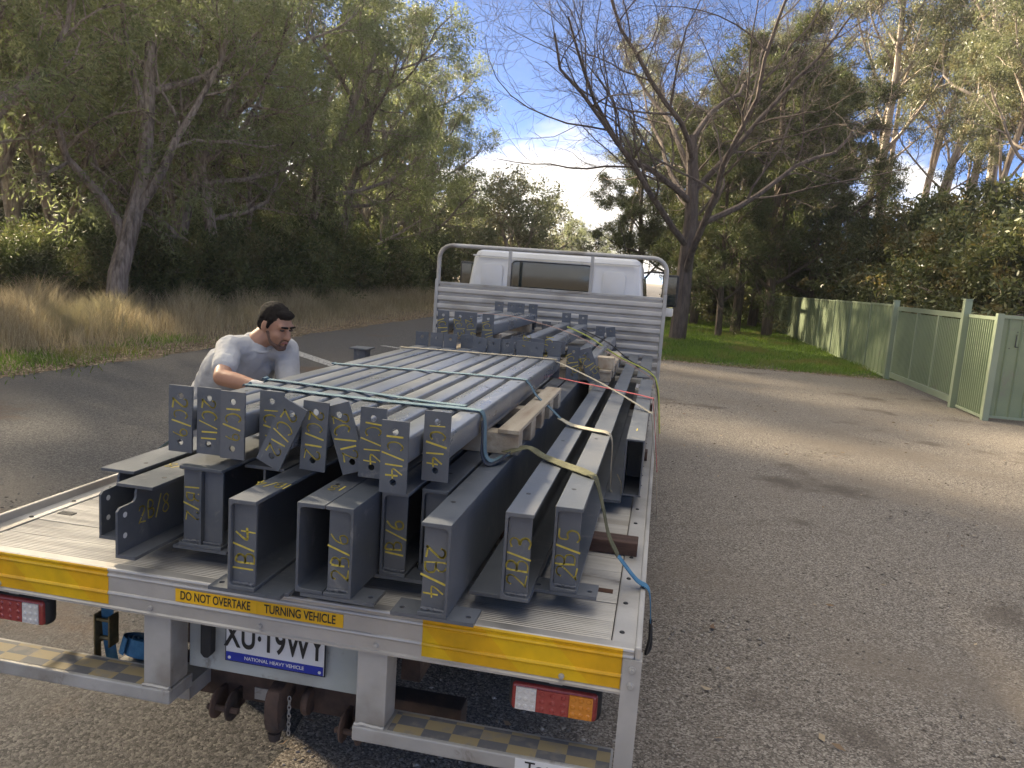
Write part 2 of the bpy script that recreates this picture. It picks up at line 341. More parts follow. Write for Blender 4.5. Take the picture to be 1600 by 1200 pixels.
# ------------------------------------------------------------------ fence
M_fence = mat('green_fence_paint', (.195,.245,.145), (.23,.28,.17), rough=.42, rough2=.55, nscale=1.4, col3=(.175,.22,.135), n3=.6, scuff=(.20,.20,.15), sscale=2.5)
M_post = mat('green_post_paint', (.26,.31,.215), (.29,.34,.235), rough=.4, nscale=2)
M_blk = mat('black_metal', (.015,.015,.016), (.025,.025,.026), rough=.5)
def ribbed(y0, y1, z0, z1, x, pitch, depth, up):
    """rib profile standing on a line along y, ribs toward -x; closed thin sheet"""
    n = max(1, round((y1-y0)/pitch)); pt = (y1-y0)/n; poly = []
    for i in range(n):
        a = y0+i*pt
        poly += [(a, 0), (a+pt*(1-up)*.5, 0), (a+pt*((1-up)*.5+.1), -depth), (a+pt*((1+up)*.5-.1), -depth), (a+pt*(1+up)*.5, 0)]
    poly.append((y1, 0))
    vs = []; fs = []; T = .0015
    for y, d in poly: vs += [(x+d, y, z0), (x+d, y, z1), (x+d+T, y, z0), (x+d+T, y, z1)]
    for i in range(len(poly)-1):
        a = 4*i; fs += [(a, a+1, a+5, a+4), (a+2, a+6, a+7, a+3)]
    mb = MB(); mb.add(vs, fs); return mb
XF = 6.95
fe = thing('boundary_fence', 'long green steel sheet fence running beside the lawn', 'fence', (XF, 19, 0))
ys = [18.92+2.37*i for i in range(12)]
for i in range(len(ys)-1):
    hz = 1.86-.012*i
    w = .18*math.exp(-i*1.1)
    ribbed(ys[i]+.03, ys[i+1]-.03, .03, hz, 0, .39, .022, .5).build('panel', M_fence, fe, loc=(0, -19, 0))
    MB().box(-.025, .02, ys[i]+.03, ys[i+1]-.03, hz-.02, hz+.03).build('top_rail', M_post, fe, loc=(0, -19, 0), bevel=.004)
    MB().box(-.025, .02, ys[i]+.03, ys[i+1]-.03, .02, .07).build('bottom_rail', M_post, fe, loc=(0, -19, 0), bevel=.004)
    MB().box(-.035, .03, ys[i]-.028, ys[i]+.028, -.02, hz+.02).build('post', M_post, fe, loc=(0, -19, 0), bevel=.004)
# gate
def capped_post(parent, y, h, w, loc):
    p = MB().box(-w/2, w/2, y-w/2, y+w/2, -.02, h).build('gate_post', M_post, parent, loc=loc, bevel=.006)
    MB().box(-w/2-.006, w/2+.006, y-w/2-.006, y+w/2+.006, h+.001, h+.022).build('cap', M_post, p, bevel=.006)
ga = thing('sliding_gate', 'green ribbed steel gate between two tall square posts', 'gate', (XF, 16.5, 0))
capped_post(ga, 18.80-16.5, 1.98, .13, (-.05, 0, 0)); capped_post(ga, 14.16-16.5, 2.10, .13, (-.05, 0, 0))
gy = [18.62-16.5, 17.12-16.5, 15.72-16.5, 14.30-16.5]
for i in range(3):
    ribbed(gy[i+1]+.05, gy[i]-.05, .22, 1.72, .0, .093, .022, .55).build('panel', M_fence, ga)
for y in gy: MB().box(-.03, .03, y-.04, y+.04, .20, 1.745).build('stile', M_post, ga, bevel=.004)
MB().box(-.032, .032, gy[3]-.04, gy[0]+.04, 1.747, 1.85).build('top_rail', M_post, ga, bevel=.004)
MB().box(-.032, .032, gy[3]-.04, gy[0]+.04, .07, .198).build('bottom_rail', M_post, ga, bevel=.004)
MB().box(-.02, .02, 18.65-16.5, 18.70-16.5, .3, 1.6).build('latch_bar', M_blk, ga)
# short panel and return
sf = thing('corner_fence', 'short green ribbed fence panel turning the corner with house numerals', 'fence', (XF, 12.74, 0))
ribbed(.10, 1.32, .06, 1.80, .0, .093, .022, .55).build('panel', M_fence, sf)
MB().box(-.03, .03, .06, 1.34, 1.78, 1.84).build('top_rail', M_post, sf, bevel=.004); MB().box(-.03, .03, .06, 1.34, .03, .08).build('bottom_rail', M_post, sf, bevel=.004)
MB().box(-.055, .055, -.055, .055, -.02, 1.90).build('corner_post', M_post, sf, bevel=.006)
for k in range(3):
    rp = ribbed(.06+1.9*k, 1.94+1.9*k, .10, 1.82, .0, .21, .02, .22)
    rp.v = [(y, x, z) for x, y, z in rp.v]; rp.f = [q[::-1] for q in rp.f]
    rp.build('panel', M_fence, sf)
    MB().box(.056+1.9*k, 1.95+1.9*k, -.03, .03, 1.823, 1.88).build('top_rail', M_post, sf, bevel=.004)
    MB().box(.056+1.9*k, 1.95+1.9*k, -.03, .03, .06, .098).build('bottom_rail', M_post, sf, bevel=.004)
for dig in ([[(.20,1.33), (.215,1.33)], [(.30,1.58), (.30,1.36), (.35,1.36)], [(.30,1.62), (.312,1.62)]], [[(.46,1.555), (.58,1.555)], [(.58,1.60), (.56,1.33), (.63,1.33)], [(.635,1.40), (.635,1.385)]]):
    mb = MB()
    for st in dig:
        for a, b in zip(st[:-1], st[1:]): mb.tube([(a[0], -.028, a[1]-.02), (b[0], -.028, b[1]-.02)], .008, 6)
    mb.build('numeral', M_blk, sf)['kind'] = 'stuff'
# ------------------------------------------------------------------ trees
class Tree:
    def __init__(s, seed): s.r = random.Random(seed); s.g = np.random.default_rng(seed); s.mb = MB(); s.tips = []
    def branch(s, p, d, L, r, lev, S):
        rn = s.r; n = S['seg'][lev]; pts = [Vector(p)]; rs = [r]; ds = [Vector(d)]
        d = Vector(d)
        for i in range(n):
            d = (d+Vector((rn.gauss(0, 1), rn.gauss(0, 1), rn.gauss(0, .7)))*S['wig'][lev]+Vector((0, 0, S['trop'][lev]))).normalized()
            pts.append(pts[-1]+d*L/n); rs.append(r*(1-(i+1)/n*(1-S['tap'][lev]))); ds.append(d)
        if r > S.get('rmin', .0): s.mb.tube(pts, [max(q, .004) for q in rs], (9, 7, 5, 4, 3, 3)[lev], cap=False)
        last = len(S['n'])
        if lev < last:
            m = S['n'][lev]; az = rn.uniform(0, 6.28)
            for k in range(m):
                t = S['st'][lev]+(1-S['st'][lev])*(k+rn.uniform(.1, .9))/m; t = min(t, .99)
                i = int(t*n); f = t*n-i; q = pts[i].lerp(pts[i+1], f); dd = ds[min(i+1, n)]
                az += 2.4+rn.uniform(-.5, .5); an = R(S['ang'][lev]*rn.uniform(.7, 1.25))
                o = dd.orthogonal().normalized(); o = Matrix.Rotation(az, 3, dd) @ o
                nd = (dd*math.cos(an)+o*math.sin(an)).normalized()
                ll = L*S['ratio'][lev]*(1-S.get('cone', .4)*(t-S['st'][lev])/(1-S['st'][lev]+1e-6))*rn.uniform(.75, 1.2)
                s.branch(q, nd, ll, max((rs[i]*(1-f)+rs[i+1]*f)*S['rr'][lev], .005), lev+1, S)
        if lev >= S.get('leaflev', last):
            for i in range(1, n+1): s.tips.append((pts[i], ds[i]))
    def crown(s, per, size, spread, droop, m, up=0, clump=None, aspect=.26, name='crown'):
        if not s.tips: return None
        g = s.g; C = np.array([tuple(t[0]) for t in s.tips]); D = np.array([tuple(t[1]) for t in s.tips])
        if clump:                      # leaves gather in hanging clumps with gaps between
            k = clump; ph = g.uniform(0, 6.28, 6)
            f = np.sin(C[:, 0]*k+ph[0])*np.sin(C[:, 1]*k+ph[1])+np.sin(C[:, 2]*k*1.3+ph[2])*np.sin((C[:, 0]+C[:, 1])*k*.8+ph[3])+g.normal(0, .35, len(C))
            keep = f > np.quantile(f, .42); C, D = C[keep], D[keep]; per = int(per*1.55); spread *= .8
        n = len(C)*per; c = np.repeat(C, per, 0)+g.normal(0, spread, (n, 3))*np.array([1, 1, .75]); a = np.repeat(D, per, 0)*.5+g.normal(0, .75, (n, 3))
        a[:, 2] -= droop; a[:, 2] += up; a /= np.linalg.norm(a, axis=1)[:, None]+1e-9
        sd = np.cross(a, g.normal(0, 1, (n, 3))); sd /= np.linalg.norm(sd, axis=1)[:, None]+1e-9
        l = size*g.uniform(.6, 1.35, n)[:, None]; w = l*aspect
        v = np.stack([c, c+a*l*.45+sd*w*.5, c+a*l, c+a*l*.45-sd*w*.5], 1).reshape(-1, 3)
        return npmesh(name, v, np.arange(4*n).reshape(-1, 4), m)
def leafmat(name, a, b, tr=.3, rough=.5, c3=None):
    return mat(name, a, b, rough=rough, isl=True, trans=tr, spec=.35, col3=c3, n3=1.0)
M_bark_pale = mat('pale_gum_bark', (.30,.235,.185), (.50,.43,.36), rough=.85, nscale=2.2, stretch=(3, 3, .6), col3=(.17,.125,.10), n3=1.3, bump=.3)
M_bark_grey = mat('grey_flaky_bark', (.16,.125,.10), (.34,.28,.23), rough=.92, nscale=5, stretch=(3, 3, .5), bump=.8, col3=(.09,.07,.055), n3=2)
M_bark_dark = mat('dark_furrowed_bark', (.055,.042,.034), (.15,.115,.09), rough=.95, nscale=6, stretch=(3, 3, .4), bump=.9)
M_bark_dead = mat('dead_wood', (.07,.052,.044), (.16,.125,.105), rough=.9, nscale=4, stretch=(2, 2, .5), bump=.5)
M_lf_forest = leafmat('olive_forest_leaf', (.095,.115,.052), (.20,.22,.115), .5, c3=(.16,.18,.075))
M_lf_gum = leafmat('grey_gum_leaf', (.085,.10,.052), (.20,.21,.115), .3, .42, (.17,.15,.075))
M_lf_cas = leafmat('needle_foliage', (.034,.052,.018), (.10,.115,.042), .25, .6, (.105,.10,.04))
M_lf_bush = leafmat('glossy_bush_leaf', (.045,.062,.022), (.14,.15,.062), .2, .35, (.16,.125,.05))
M_lf_under = leafmat('understorey_leaf', (.05,.068,.026), (.13,.15,.06), .4, .5, (.12,.115,.05))
PROTO = {}
def proto(key, seed, S, h, r0, lean, bark, leaf=None, **kw):
    t = Tree(seed); multi = S.get('multi', 1)
    for k in range(multi):
        a = k*2.4+.5
        d = Vector((lean*math.cos(a), lean*math.sin(a), 1)).normalized() if multi > 1 else Vector((lean, 0, 1)).normalized()
        t.branch((.12*k*math.cos(a), .12*k*math.sin(a), -.15), d, h*(1-.1*k), r0*(1-.12*k), 0, S)
    me = t.mb.mesh('trunk', bark, smooth=True)
    PROTO[key] = (me, t.crown(m=leaf, **kw) if leaf else None)
G = dict(seg=(9, 6, 4, 3), wig=(.055, .14, .2, .25), trop=(.03, .10, .02, -.04), tap=(.35, .35, .4, .4), n=(9, 6, 4), st=(.42, .35, .3), ang=(42, 42, 45), ratio=(.36, .48, .5), rr=(.5, .55, .6), cone=.45, rmin=.006)
for i in range(3): proto(f'gum{i}', 11+i, G, 17, .24, .05+.03*i, M_bark_pale, M_lf_gum, per=38, size=.19, spread=.26, droop=.75, aspect=.2, clump=1.4)
for i in range(2): proto(f'airy{i}', 14+i, G, 17, .24, .06, M_bark_pale, M_lf_gum, per=14, size=.2, spread=.30, droop=.75, aspect=.2)
F = dict(seg=(6, 6, 5, 3), wig=(.10, .17, .22, .25), trop=(.02, .05, .03, -.02), tap=(.4, .35, .4, .4), n=(9, 7, 5), st=(.16, .25, .2), ang=(58, 48, 45), ratio=(.58, .5, .48), rr=(.55, .55, .6), cone=.35, rmin=.008)
for i in range(3): proto(f'forest{i}', 31+i, F, 10.5, .23, .08, M_bark_grey, M_lf_forest, per=28, size=.165, spread=.25, droop=.55, aspect=.24, clump=1.7)
C_ = dict(seg=(8, 5, 4, 3), wig=(.05, .12, .2, .2), trop=(.03, .06, .04, .05), tap=(.25, .3, .4, .4), n=(20, 7, 4), st=(.14, .2, .2), ang=(66, 46, 42), ratio=(.40, .5, .5), rr=(.42, .5, .6), cone=.55, rmin=.007)
for i in range(2): proto(f'casuarina{i}', 51+i, C_, 11.5, .24, .05, M_bark_dark, M_lf_cas, per=30, size=.22, spread=.20, droop=-.1, aspect=.16, clump=1.6)
D_ = dict(seg=(5, 9, 8, 6, 5, 3), wig=(.06, .15, .18, .2, .22, .22), trop=(.0, .035, .04, .04, .03, 0), tap=(.62, .26, .28, .3, .4, .4), n=(10, 9, 7, 5, 2), st=(.30, .20, .15, .12, .12), ang=(50, 40, 40, 42, 42), ratio=(1.22, .54, .48, .46, .5), rr=(.50, .48, .48, .5, .55), cone=.1)
proto('dead', 78, D_, 7.0, .30, .02, M_bark_dead)
B_ = dict(seg=(4, 5, 4, 3), wig=(.1, .17, .22, .2), trop=(0, .03, .02, 0), tap=(.4, .4, .4, .4), n=(10, 7, 4), st=(.12, .2, .2), ang=(62, 48, 42), ratio=(.75, .5, .5), rr=(.6, .5, .5), cone=.3, rmin=.006, multi=2)
for i in range(2): proto(f'bush{i}', 71+i, B_, 3.6, .12, .22, M_bark_grey, M_lf_bush, per=15, size=.17, spread=.17, droop=.0, aspect=.38)
proto('round', 71, B_, 3.6, .12, .22, M_bark_pale, M_lf_gum, per=15, size=.12, spread=.15, droop=.2, aspect=.34, clump=3)
U_ = dict(seg=(3, 4, 3), wig=(.15, .2, .25), trop=(.02, .04, 0), tap=(.4, .4, .4), n=(9, 7), st=(.1, .15), ang=(55, 48), ratio=(.8, .55), rr=(.6, .5), cone=.3, rmin=.004, multi=3)
for i in range(2): proto(f'under{i}', 91+i, U_, 1.9, .05, .35, M_bark_grey, M_lf_under, per=26, size=.15, spread=.18, droop=.1, aspect=.32)
P_ = dict(F); P_.update(n=(6, 7, 5), st=(.22, .3, .2), wig=(.09, .20, .24, .25), ratio=(.85, .5, .48), ang=(44, 48, 45), tap=(.5, .3, .4, .4), seg=(6, 8, 5, 3), rr=(.62, .5, .55))
proto('paperbark', 124, P_, 7.6, .27, .02, M_bark_grey, M_lf_forest, per=24, size=.155, spread=.30, droop=.55, aspect=.24, clump=1.7)
def ordinal(i): return ['first','second','third','fourth','fifth','sixth','seventh','eighth','ninth','tenth','eleventh','twelfth','thirteenth','fourteenth','fifteenth','sixteenth','seventeenth','eighteenth','nineteenth','twentieth','twenty-first','twenty-second','twenty-third','twenty-fourth','twenty-fifth','twenty-sixth','twenty-seventh','twenty-eighth','twenty-ninth','thirtieth'][i]
def at(px, d):        # bearing (as degrees across the view) and distance to ground position
    b = -.185+math.atan((px-800)/1205); return 1.17+d*math.sin(b), -2.16+d*math.cos(b)
def put(name, key, x, y, s, rz, label, group, cat='tree', sz=None):
    o = thing(name, label, cat, (x, y, 0), rz, group); o.scale = (s, s, sz or s)
    tr, cr = PROTO[key]; link('trunk', tr, o)
    if cr: link('crown', cr, o)
    return o
tr_ = random.Random(5)
def grove(name, specs, desc, group, cat='tree'):
    """specs: (px, distance, key, scale); each labelled by its place in the row, counted from the left"""
    specs = sorted(specs)
    for i, q in enumerate(specs):
        px, d, key, s = q[:4]; x, y = at(px, d)
        put(name, key, x, y, s, q[4] if len(q) > 4 else tr_.uniform(0, 6.28), f'{desc}, {ordinal(i)} from left', group, cat, sz=s*tr_.uniform(.95, 1.1))
x, y = at(172, 24.5)
put('paperbark_tree', 'paperbark', x, y, 1.1, 1.9, 'gnarled pale-limbed tree leaning over the dry grass at far left', None)
grove('forest_tree', [(-20,27,'forest1',1.1), (95,31,'forest2',1.2), (255,30,'forest0',1.1), (330,29,'forest2',1.05), (395,33,'forest1',1.1), (455,36,'forest0',1.1),
    (520,40,'forest2',1.12), (580,46,'forest1',1.15), (632,52,'forest0',1.12), (668,60,'forest2',1.05), (30,38,'forest0',1.45), (190,38,'forest1',1.4), (300,40,'forest2',1.4), (540,54,'forest0',1.3), (610,62,'forest1',1.3), (850,110,'forest1',.9), (-40,50,'forest2',1.6), (60,48,'forest0',1.55), (140,52,'forest1',1.6), (230,50,'forest2',1.55), (370,52,'forest1',1.35)],
    'olive-green forest tree behind the dry grass left of the road', 'forest trees left of the road')
grove('thicket_bush', [(-30,46,'bush0',1.7), (40,50,'bush1',1.8), (105,47,'bush0',1.7), (165,52,'bush1',1.9), (225,48,'bush0',1.7), (285,53,'bush1',1.9), (340,50,'bush0',1.8), (395,55,'bush1',1.9), (450,58,'bush0',1.9), (505,62,'bush1',2.0), (560,68,'bush0',2.0), (610,74,'bush1',2.1), (655,82,'bush0',2.1), (700,90,'bush1',2.2), (745,98,'bush0',1.7), (790,108,'bush1',1.6), (835,120,'bush0',1.6)], 'dim bushy thicket deep between the forest trunks', 'thicket deep in the forest', 'bush')
grove('tall_gum', [(415,40,'gum0',1.05), (465,43,'gum1',1.12), (340,45,'gum2',1.05), (560,50,'gum1',.92), (615,56,'gum0',.88), (652,60,'gum2',.82)], 'tall slender gum rising above the forest left of the road', 'gums left of the road')
x, y = at(806, 56); put('round_gum', 'round', x, y, 2.1, .8, 'rounded gum standing alone beyond the cab roof, left of the sky gap', None)
grove('distant_tree', [(868,130,'forest0',1.0), (893,150,'casuarina0',.9), (915,170,'forest2',1.0), (930,190,'casuarina1',.95), (945,170,'forest1',.95), (880,210,'forest1',1.2)], 'small far tree at the end of the road above the cab', 'trees at the end of the road')
grove('understorey_shrub', [(20,32,'under0',1.0), (95,29,'under1',.7), (140,33,'under1',1.25), (240,30,'under1',.8), (300,33,'under0',1.5), (350,32,'under1',.9), (410,36,'under0',1.6), (455,37,'under1',1.5), (500,40,'under0',1.1), (545,44,'under1',1.6), (590,49,'under0',1.7), (630,54,'under1',1.7), (665,60,'under0',1.8)],
    'dark leafy shrub under the forest edge behind the dry grass', 'shrubs under the forest edge', 'shrub')
grove('sapling', [(35,27,'under1',.95), (215,27.5,'under0',1.0), (262,28,'under1',1.05), (325,29,'under0',1.1), (372,30.5,'under1',1.15), (430,32.5,'under0',1.2), (478,35.5,'under1',1.25), (522,39,'under0',1.35), (566,43,'under1',1.4), (604,47,'under0',1.5), (640,52,'under1',1.6)], 'light green sapling in front of the forest shade', 'saplings at the forest edge', 'sapling')
x, y = at(1052, 29.0); put('dead_tree', 'dead', x, y, 1.06, .35, 'large leafless dark tree behind the cab with wide bare branches', None)
grove('casuarina', [(985,46,'casuarina0',.85), (1075,41,'casuarina1',.92), (1140,37,'casuarina0',1.0), (1190,36,'casuarina1',1.03), (1250,41,'casuarina0',1.0), (1290,45,'casuarina1',.85), (1115,33,'casuarina1',.62), (1225,48,'casuarina1',1.1), (1030,50,'casuarina1',.95), (1100,46,'casuarina0',1.05), (1165,44,'casuarina1',1.12)], 'dense dark green needle-leaved tree between lawn and fence', 'dark needle-leaved trees right of the cab')
grove('olive_gum', [(965,64,'gum0',.85), (1030,60,'gum1',.98), (1130,62,'gum2',1.15), (1210,66,'gum0',1.1)], 'grey-green gum rising behind the leafless tree', 'gums behind the leafless tree')
grove('pale_gum', [(1310,54,'gum1',1.28), (1345,50,'gum0',1.3), (1385,62,'gum2',1.3), (1425,58,'gum1',1.15), (1470,52,'gum0',1.25), (1505,46,'gum2',1.36), (1545,54,'gum1',1.45), (1590,44,'gum0',1.3), (1640,50,'gum2',1.35), (1560,70,'gum0',1.4), (1450,74,'gum2',1.35), (1340,72,'airy1',1.3), (1490,38,'gum1',.8), (1560,37,'gum0',.85), (1400,44,'gum2',.8), (1615,36,'gum2',.85)], 'tall pale-trunked gum beyond the green fence', 'tall gums beyond the fence')
grove('garden_bush', [(1335,42,'bush1',1.1), (1380,37,'bush0',1.1), (1430,34,'bush1',1.1), (1485,31.5,'bush0',1.08), (1540,30,'bush1',1.1), (1590,28,'bush0',1.05), (1640,27,'bush1',1.1), (1500,38,'bush1',1.35), (1420,42,'bush0',1.4)], 'dense rounded bush leaning over the green fence', 'bushes behind the fence', 'bush')
grove('lawn_shrub', [(1080,47,'under1',1.5), (1130,52,'under0',1.7), (1180,50,'under1',1.6), (1230,47,'under0',1.5)], 'yellow-green shrub in the light behind the lawn trees', 'shrubs behind the lawn', 'shrub')
# the same forest goes on to the left of the view and shades the truck
for k, (x, y, key, s, w) in enumerate([(-15,12.2,'forest1',1.05,'nearest the view'), (-15.4,4.7,'forest2',1.05,'third'), (-15.2,0.5,'forest0',1.05,'fourth'), (-16,-4.5,'forest1',1.05,'fifth'), (-20,15.5,'airy0',.8,'set back, nearest the view'), (-21,9.5,'airy1',.72,'set back, second'), (-21,3,'airy0',.8,'set back, third')]):
    put('forest_tree', key, x, y, s, k*1.7, f'roadside tree beyond the left picture edge, {w}', 'trees beyond the left picture edge')
for k, (x, y, key, s, w) in enumerate([(-33,14,'forest0',1.5,'first'), (-35,6,'forest2',1.5,'second'), (-33,-2,'forest1',1.5,'third'), (-36,-10,'forest0',1.5,'fourth'), (-30,10,'bush0',1.7,'fifth'), (-31,2,'bush1',1.8,'sixth'), (-30,-6,'bush0',1.7,'seventh')]):
    put('background_tree', key, x, y, s, k*1.3, f'far roadside growth beyond the left picture edge, {w} going back', 'growth beyond the left picture edge')
# ------------------------------------------------------------------ truck
M_alu = mat('weathered_aluminium', (.43,.41,.375), (.54,.515,.475), rough=.38, rough2=.55, metal=.45, nscale=3, detail=7, col3=(.36,.335,.30), n3=2.2, bump=.08, bscale=60)
M_plank = mat('deck_aluminium', (.37,.345,.31), (.50,.475,.43), rough=.36, rough2=.52, metal=.45, nscale=5, stretch=(.5, 4, 4), col3=(.30,.275,.24), n3=1.6, bump=.06, bscale=50, scuff=(.20,.175,.145), sscale=2.2)
M_frame = mat('painted_grey_steel', (.37,.36,.335), (.47,.455,.425), rough=.5, metal=.25, nscale=4, col3=(.27,.245,.21), n3=3, scuff=(.17,.145,.115), sscale=6)
M_white = mat('cab_white_paint', (.66,.65,.62), (.72,.71,.68), rough=.3, nscale=2, coat=.3, col3=(.60,.58,.53), n3=1.2, scuff=(.45,.42,.37), sscale=3)
M_panelw = mat('dirty_white_panel', (.36,.39,.365), (.44,.465,.44), rough=.5, nscale=3, col3=(.29,.29,.26), n3=3, scuff=(.20,.18,.15))
M_glass = mat('dark_window_glass', (.012,.02,.02), (.016,.025,.025), rough=.04, spec=.9)
M_rub = mat('black_rubber', (.018,.018,.018), (.03,.03,.03), rough=.75, nscale=8)
M_rust = mat('rusty_chassis_steel', (.045,.03,.024), (.11,.068,.05), rough=.85, nscale=7, bump=.4, col3=(.035,.03,.028), n3=3)
M_rust2 = mat('rust_brown_slot', (.06,.025,.015), (.10,.045,.025), rough=.9, nscale=30)
M_red = mat('red_lens', (.27,.035,.032), (.34,.055,.05), rough=.22, nscale=60, coat=.4)
M_amber = mat('amber_lens', (.55,.19,.02), (.62,.23,.03), rough=.22, nscale=60, coat=.4)
M_clear = mat('clear_lens', (.55,.53,.49), (.64,.62,.58), rough=.25, nscale=60, coat=.4)
M_plate = mat('number_plate_white', (.66,.66,.64), (.72,.72,.70), rough=.4)
M_blue = mat('number_plate_blue', (.012,.03,.30), (.015,.035,.34), rough=.4)
M_ink = mat('black_print', (.012,.012,.012), (.02,.02,.02), rough=.5)
M_sign = mat('yellow_sticker', (.78,.43,.015), (.82,.46,.02), rough=.4)
M_blue_strap = mat('blue_webbing', (.03,.13,.24), (.06,.20,.33), rough=.8, nscale=20, bump=.3, bscale=260)
def stripe_mat(name, a, b, w):
    m = bpy.data.materials.new(name); m.use_nodes = True; t = m.node_tree; L = t.links.new; p = t.nodes['Principled BSDF']
    tc = N(t, 'ShaderNodeTexCoord'); sx = N(t, 'ShaderNodeSeparateXYZ'); L(tc.outputs['Object'], sx.inputs[0])
    a1 = N(t, 'ShaderNodeMath', operation='ADD'); L(sx.outputs[0], a1.inputs[0]); L(sx.outputs[2], a1.inputs[1])
    d = N(t, 'ShaderNodeMath', operation='DIVIDE'); L(a1.outputs[0], d.inputs[0]); d.inputs[1].default_value = w
    fr = N(t, 'ShaderNodeMath', operation='FRACT'); L(d.outputs[0], fr.inputs[0])
    g = N(t, 'ShaderNodeMath', operation='GREATER_THAN'); L(fr.outputs[0], g.inputs[0]); g.inputs[1].default_value = .5
    no = N(t, 'ShaderNodeTexNoise'); no.inputs['Scale'].default_value = 14; no.inputs['Detail'].default_value = 6; L(tc.outputs['Object'], no.inputs['Vector'])
    mx = N(t, 'ShaderNodeMix', data_type='RGBA'); L(g.outputs[0], mx.inputs['Factor']); mx.inputs['A'].default_value = (*a, 1); mx.inputs['B'].default_value = (*b, 1)
    dm = N(t, 'ShaderNodeMapRange'); L(no.outputs[0], dm.inputs[0]); dm.inputs[1].default_value = .3; dm.inputs[2].default_value = .7; dm.inputs[3].default_value = .78; dm.inputs[4].default_value = 1.06
    mu = N(t, 'ShaderNodeMix', data_type='RGBA', blend_type='MULTIPLY'); mu.inputs['Factor'].default_value = 1; L(mx.outputs[2], mu.inputs['A']); L(dm.outputs[0], mu.inputs['B'])
    L(mu.outputs[2], p.inputs['Base Color']); p.inputs['Roughness'].default_value = .35; return m
M_tape = stripe_mat('reflective_tape', (.78,.47,.010), (.75,.40,.008), .42)
def check_mat(name, a, b, sx_, sy_, oy):
    m = bpy.data.materials.new(name); m.use_nodes = True; t = m.node_tree; L = t.links.new; p = t.nodes['Principled BSDF']
    tc = N(t, 'ShaderNodeTexCoord'); mp = N(t, 'ShaderNodeMapping'); mp.inputs['Scale'].default_value = (1/sx_, 1/sy_, 0); mp.inputs['Location'].default_value = (.01, oy, .5); L(tc.outputs['Object'], mp.inputs[0])
    ck = N(t, 'ShaderNodeTexChecker'); ck.inputs['Scale'].default_value = 1; L(mp.outputs[0], ck.inputs['Vector']); ck.inputs[1].default_value = (*a, 1); ck.inputs[2].default_value = (*b, 1)
    no = N(t, 'ShaderNodeTexNoise'); no.inputs['Scale'].default_value = 18; no.inputs['Detail'].default_value = 7; L(tc.outputs['Object'], no.inputs['Vector'])
    r = N(t, 'ShaderNodeMapRange'); L(no.outputs[0], r.inputs[0]); r.inputs[1].default_value = .52; r.inputs[2].default_value = .64; r.inputs[4].default_value = .7
    mx = N(t, 'ShaderNodeMix', data_type='RGBA'); L(r.outputs[0], mx.inputs['Factor']); L(ck.outputs[0], mx.inputs['A']); mx.inputs['B'].default_value = (.25, .225, .19, 1)
    L(mx.outputs[2], p.inputs['Base Color']); p.inputs['Roughness'].default_value = .6; return m
M_check = check_mat('worn_check_tape', (.34,.27,.15), (.14,.14,.145), .092, .052, 0)
def text_mesh(body, size, m, name='lettering', sx=1.0, space=1.0, bold=.016):
    cu = bpy.data.curves.new(name, 'FONT'); cu.body = body; cu.size = size; cu.align_x = 'CENTER'; cu.align_y = 'CENTER'; cu.space_character = space; cu.offset = size*bold
    o = bpy.data.objects.new('tmp', cu); COL.objects.link(o); bpy.context.view_layer.update()
    me = bpy.data.meshes.new_from_object(o.evaluated_get(bpy.context.evaluated_depsgraph_get())); bpy.data.objects.remove(o)
    me.transform(Matrix.Diagonal((sx, 1, 1, 1))); me.materials.clear(); me.materials.append(m); return me
def text(body, size, m, parent, loc, sx=1.0, name='lettering', space=1.0, bold=.016):
    o = link(name, text_mesh(body, size, m, name, sx, space, bold), parent, loc, (R(90), 0, 0)); o['kind'] = 'stuff'; return o
DK = .95
tk = thing('flatbed_truck', 'white flatbed truck with aluminium tray carrying grey steel beams', 'truck', (0, 0, 0))
# -- deck planks
pitch = .142; prof = []
for i in range(11):
    a = .003+i*(pitch-.006)/11; w = (pitch-.006)/11
    prof += [(a, -.0025), (a+w*.25, 0), (a+w*.75, 0), (a+w, -.0025)]
prof = [(u, v) for k, (u, v) in enumerate(prof) if k == 0 or abs(u-prof[k-1][0]) > 1e-5]
poly = prof+[(pitch-.003, -.03), (.003, -.03)]
plank_me = MB().prism(poly, -1.115, 1.115, 'x').mesh('plank', M_plank)
dk = MB().box(-1.1, 1.1, .04, 5.7, DK-.12, DK-.035).build('tray_frame', M_frame, tk)
n_pl = 40
for i in range(n_pl):
    link('plank', plank_me, dk, (0, .035+i*pitch, DK+random.Random(i).uniform(-.0008, .0008)))
for sx in (-1, 1):
    x0, x1 = sorted((sx*1.118, sx*1.2))
    rl = MB().box(x0, x1, .004, 5.74, DK-.09, DK+.004).build('side_rail', M_alu, tk, bevel=.004)
    MB().box(*sorted((sx*1.188, sx*1.207)), -.002, 5.742, DK-.10, DK+(.034 if sx < 0 else .012)).build('lip', M_alu, rl, bevel=.005)
    mb = MB().tube([(sx*1.17, .12, DK-.16), (sx*1.17, 5.6, DK-.16)], .012, 8)
    rr = mb.build('rope_rail', M_frame, tk, smooth=True)
    bm_ = MB().lathe([(0, .004), (.007, .0035), (.009, 0)], seg=8).mesh('bolt', M_rub)
    for k in range(26):
        link('bolt', bm_, rl, (sx*1.145, .10+k*.22, DK+.004))
    for k in range(9): MB().box(*sorted((sx*1.155, sx*1.175)), .3+k*.62, .33+k*.62, DK-.16, DK-.09).build('rail_bracket', M_frame, rr)
    slot = MB()
    for (yy, w_) in ((.41, .05), (1.86, .05), (3.3, .05)):
        o = MB().box(sx*1.065-.032, sx*1.065+.032, yy-.016, yy+.016, DK-.006, DK+.0028).build('stake_slot', M_rust2 if sx > 0 else M_rub, tk)
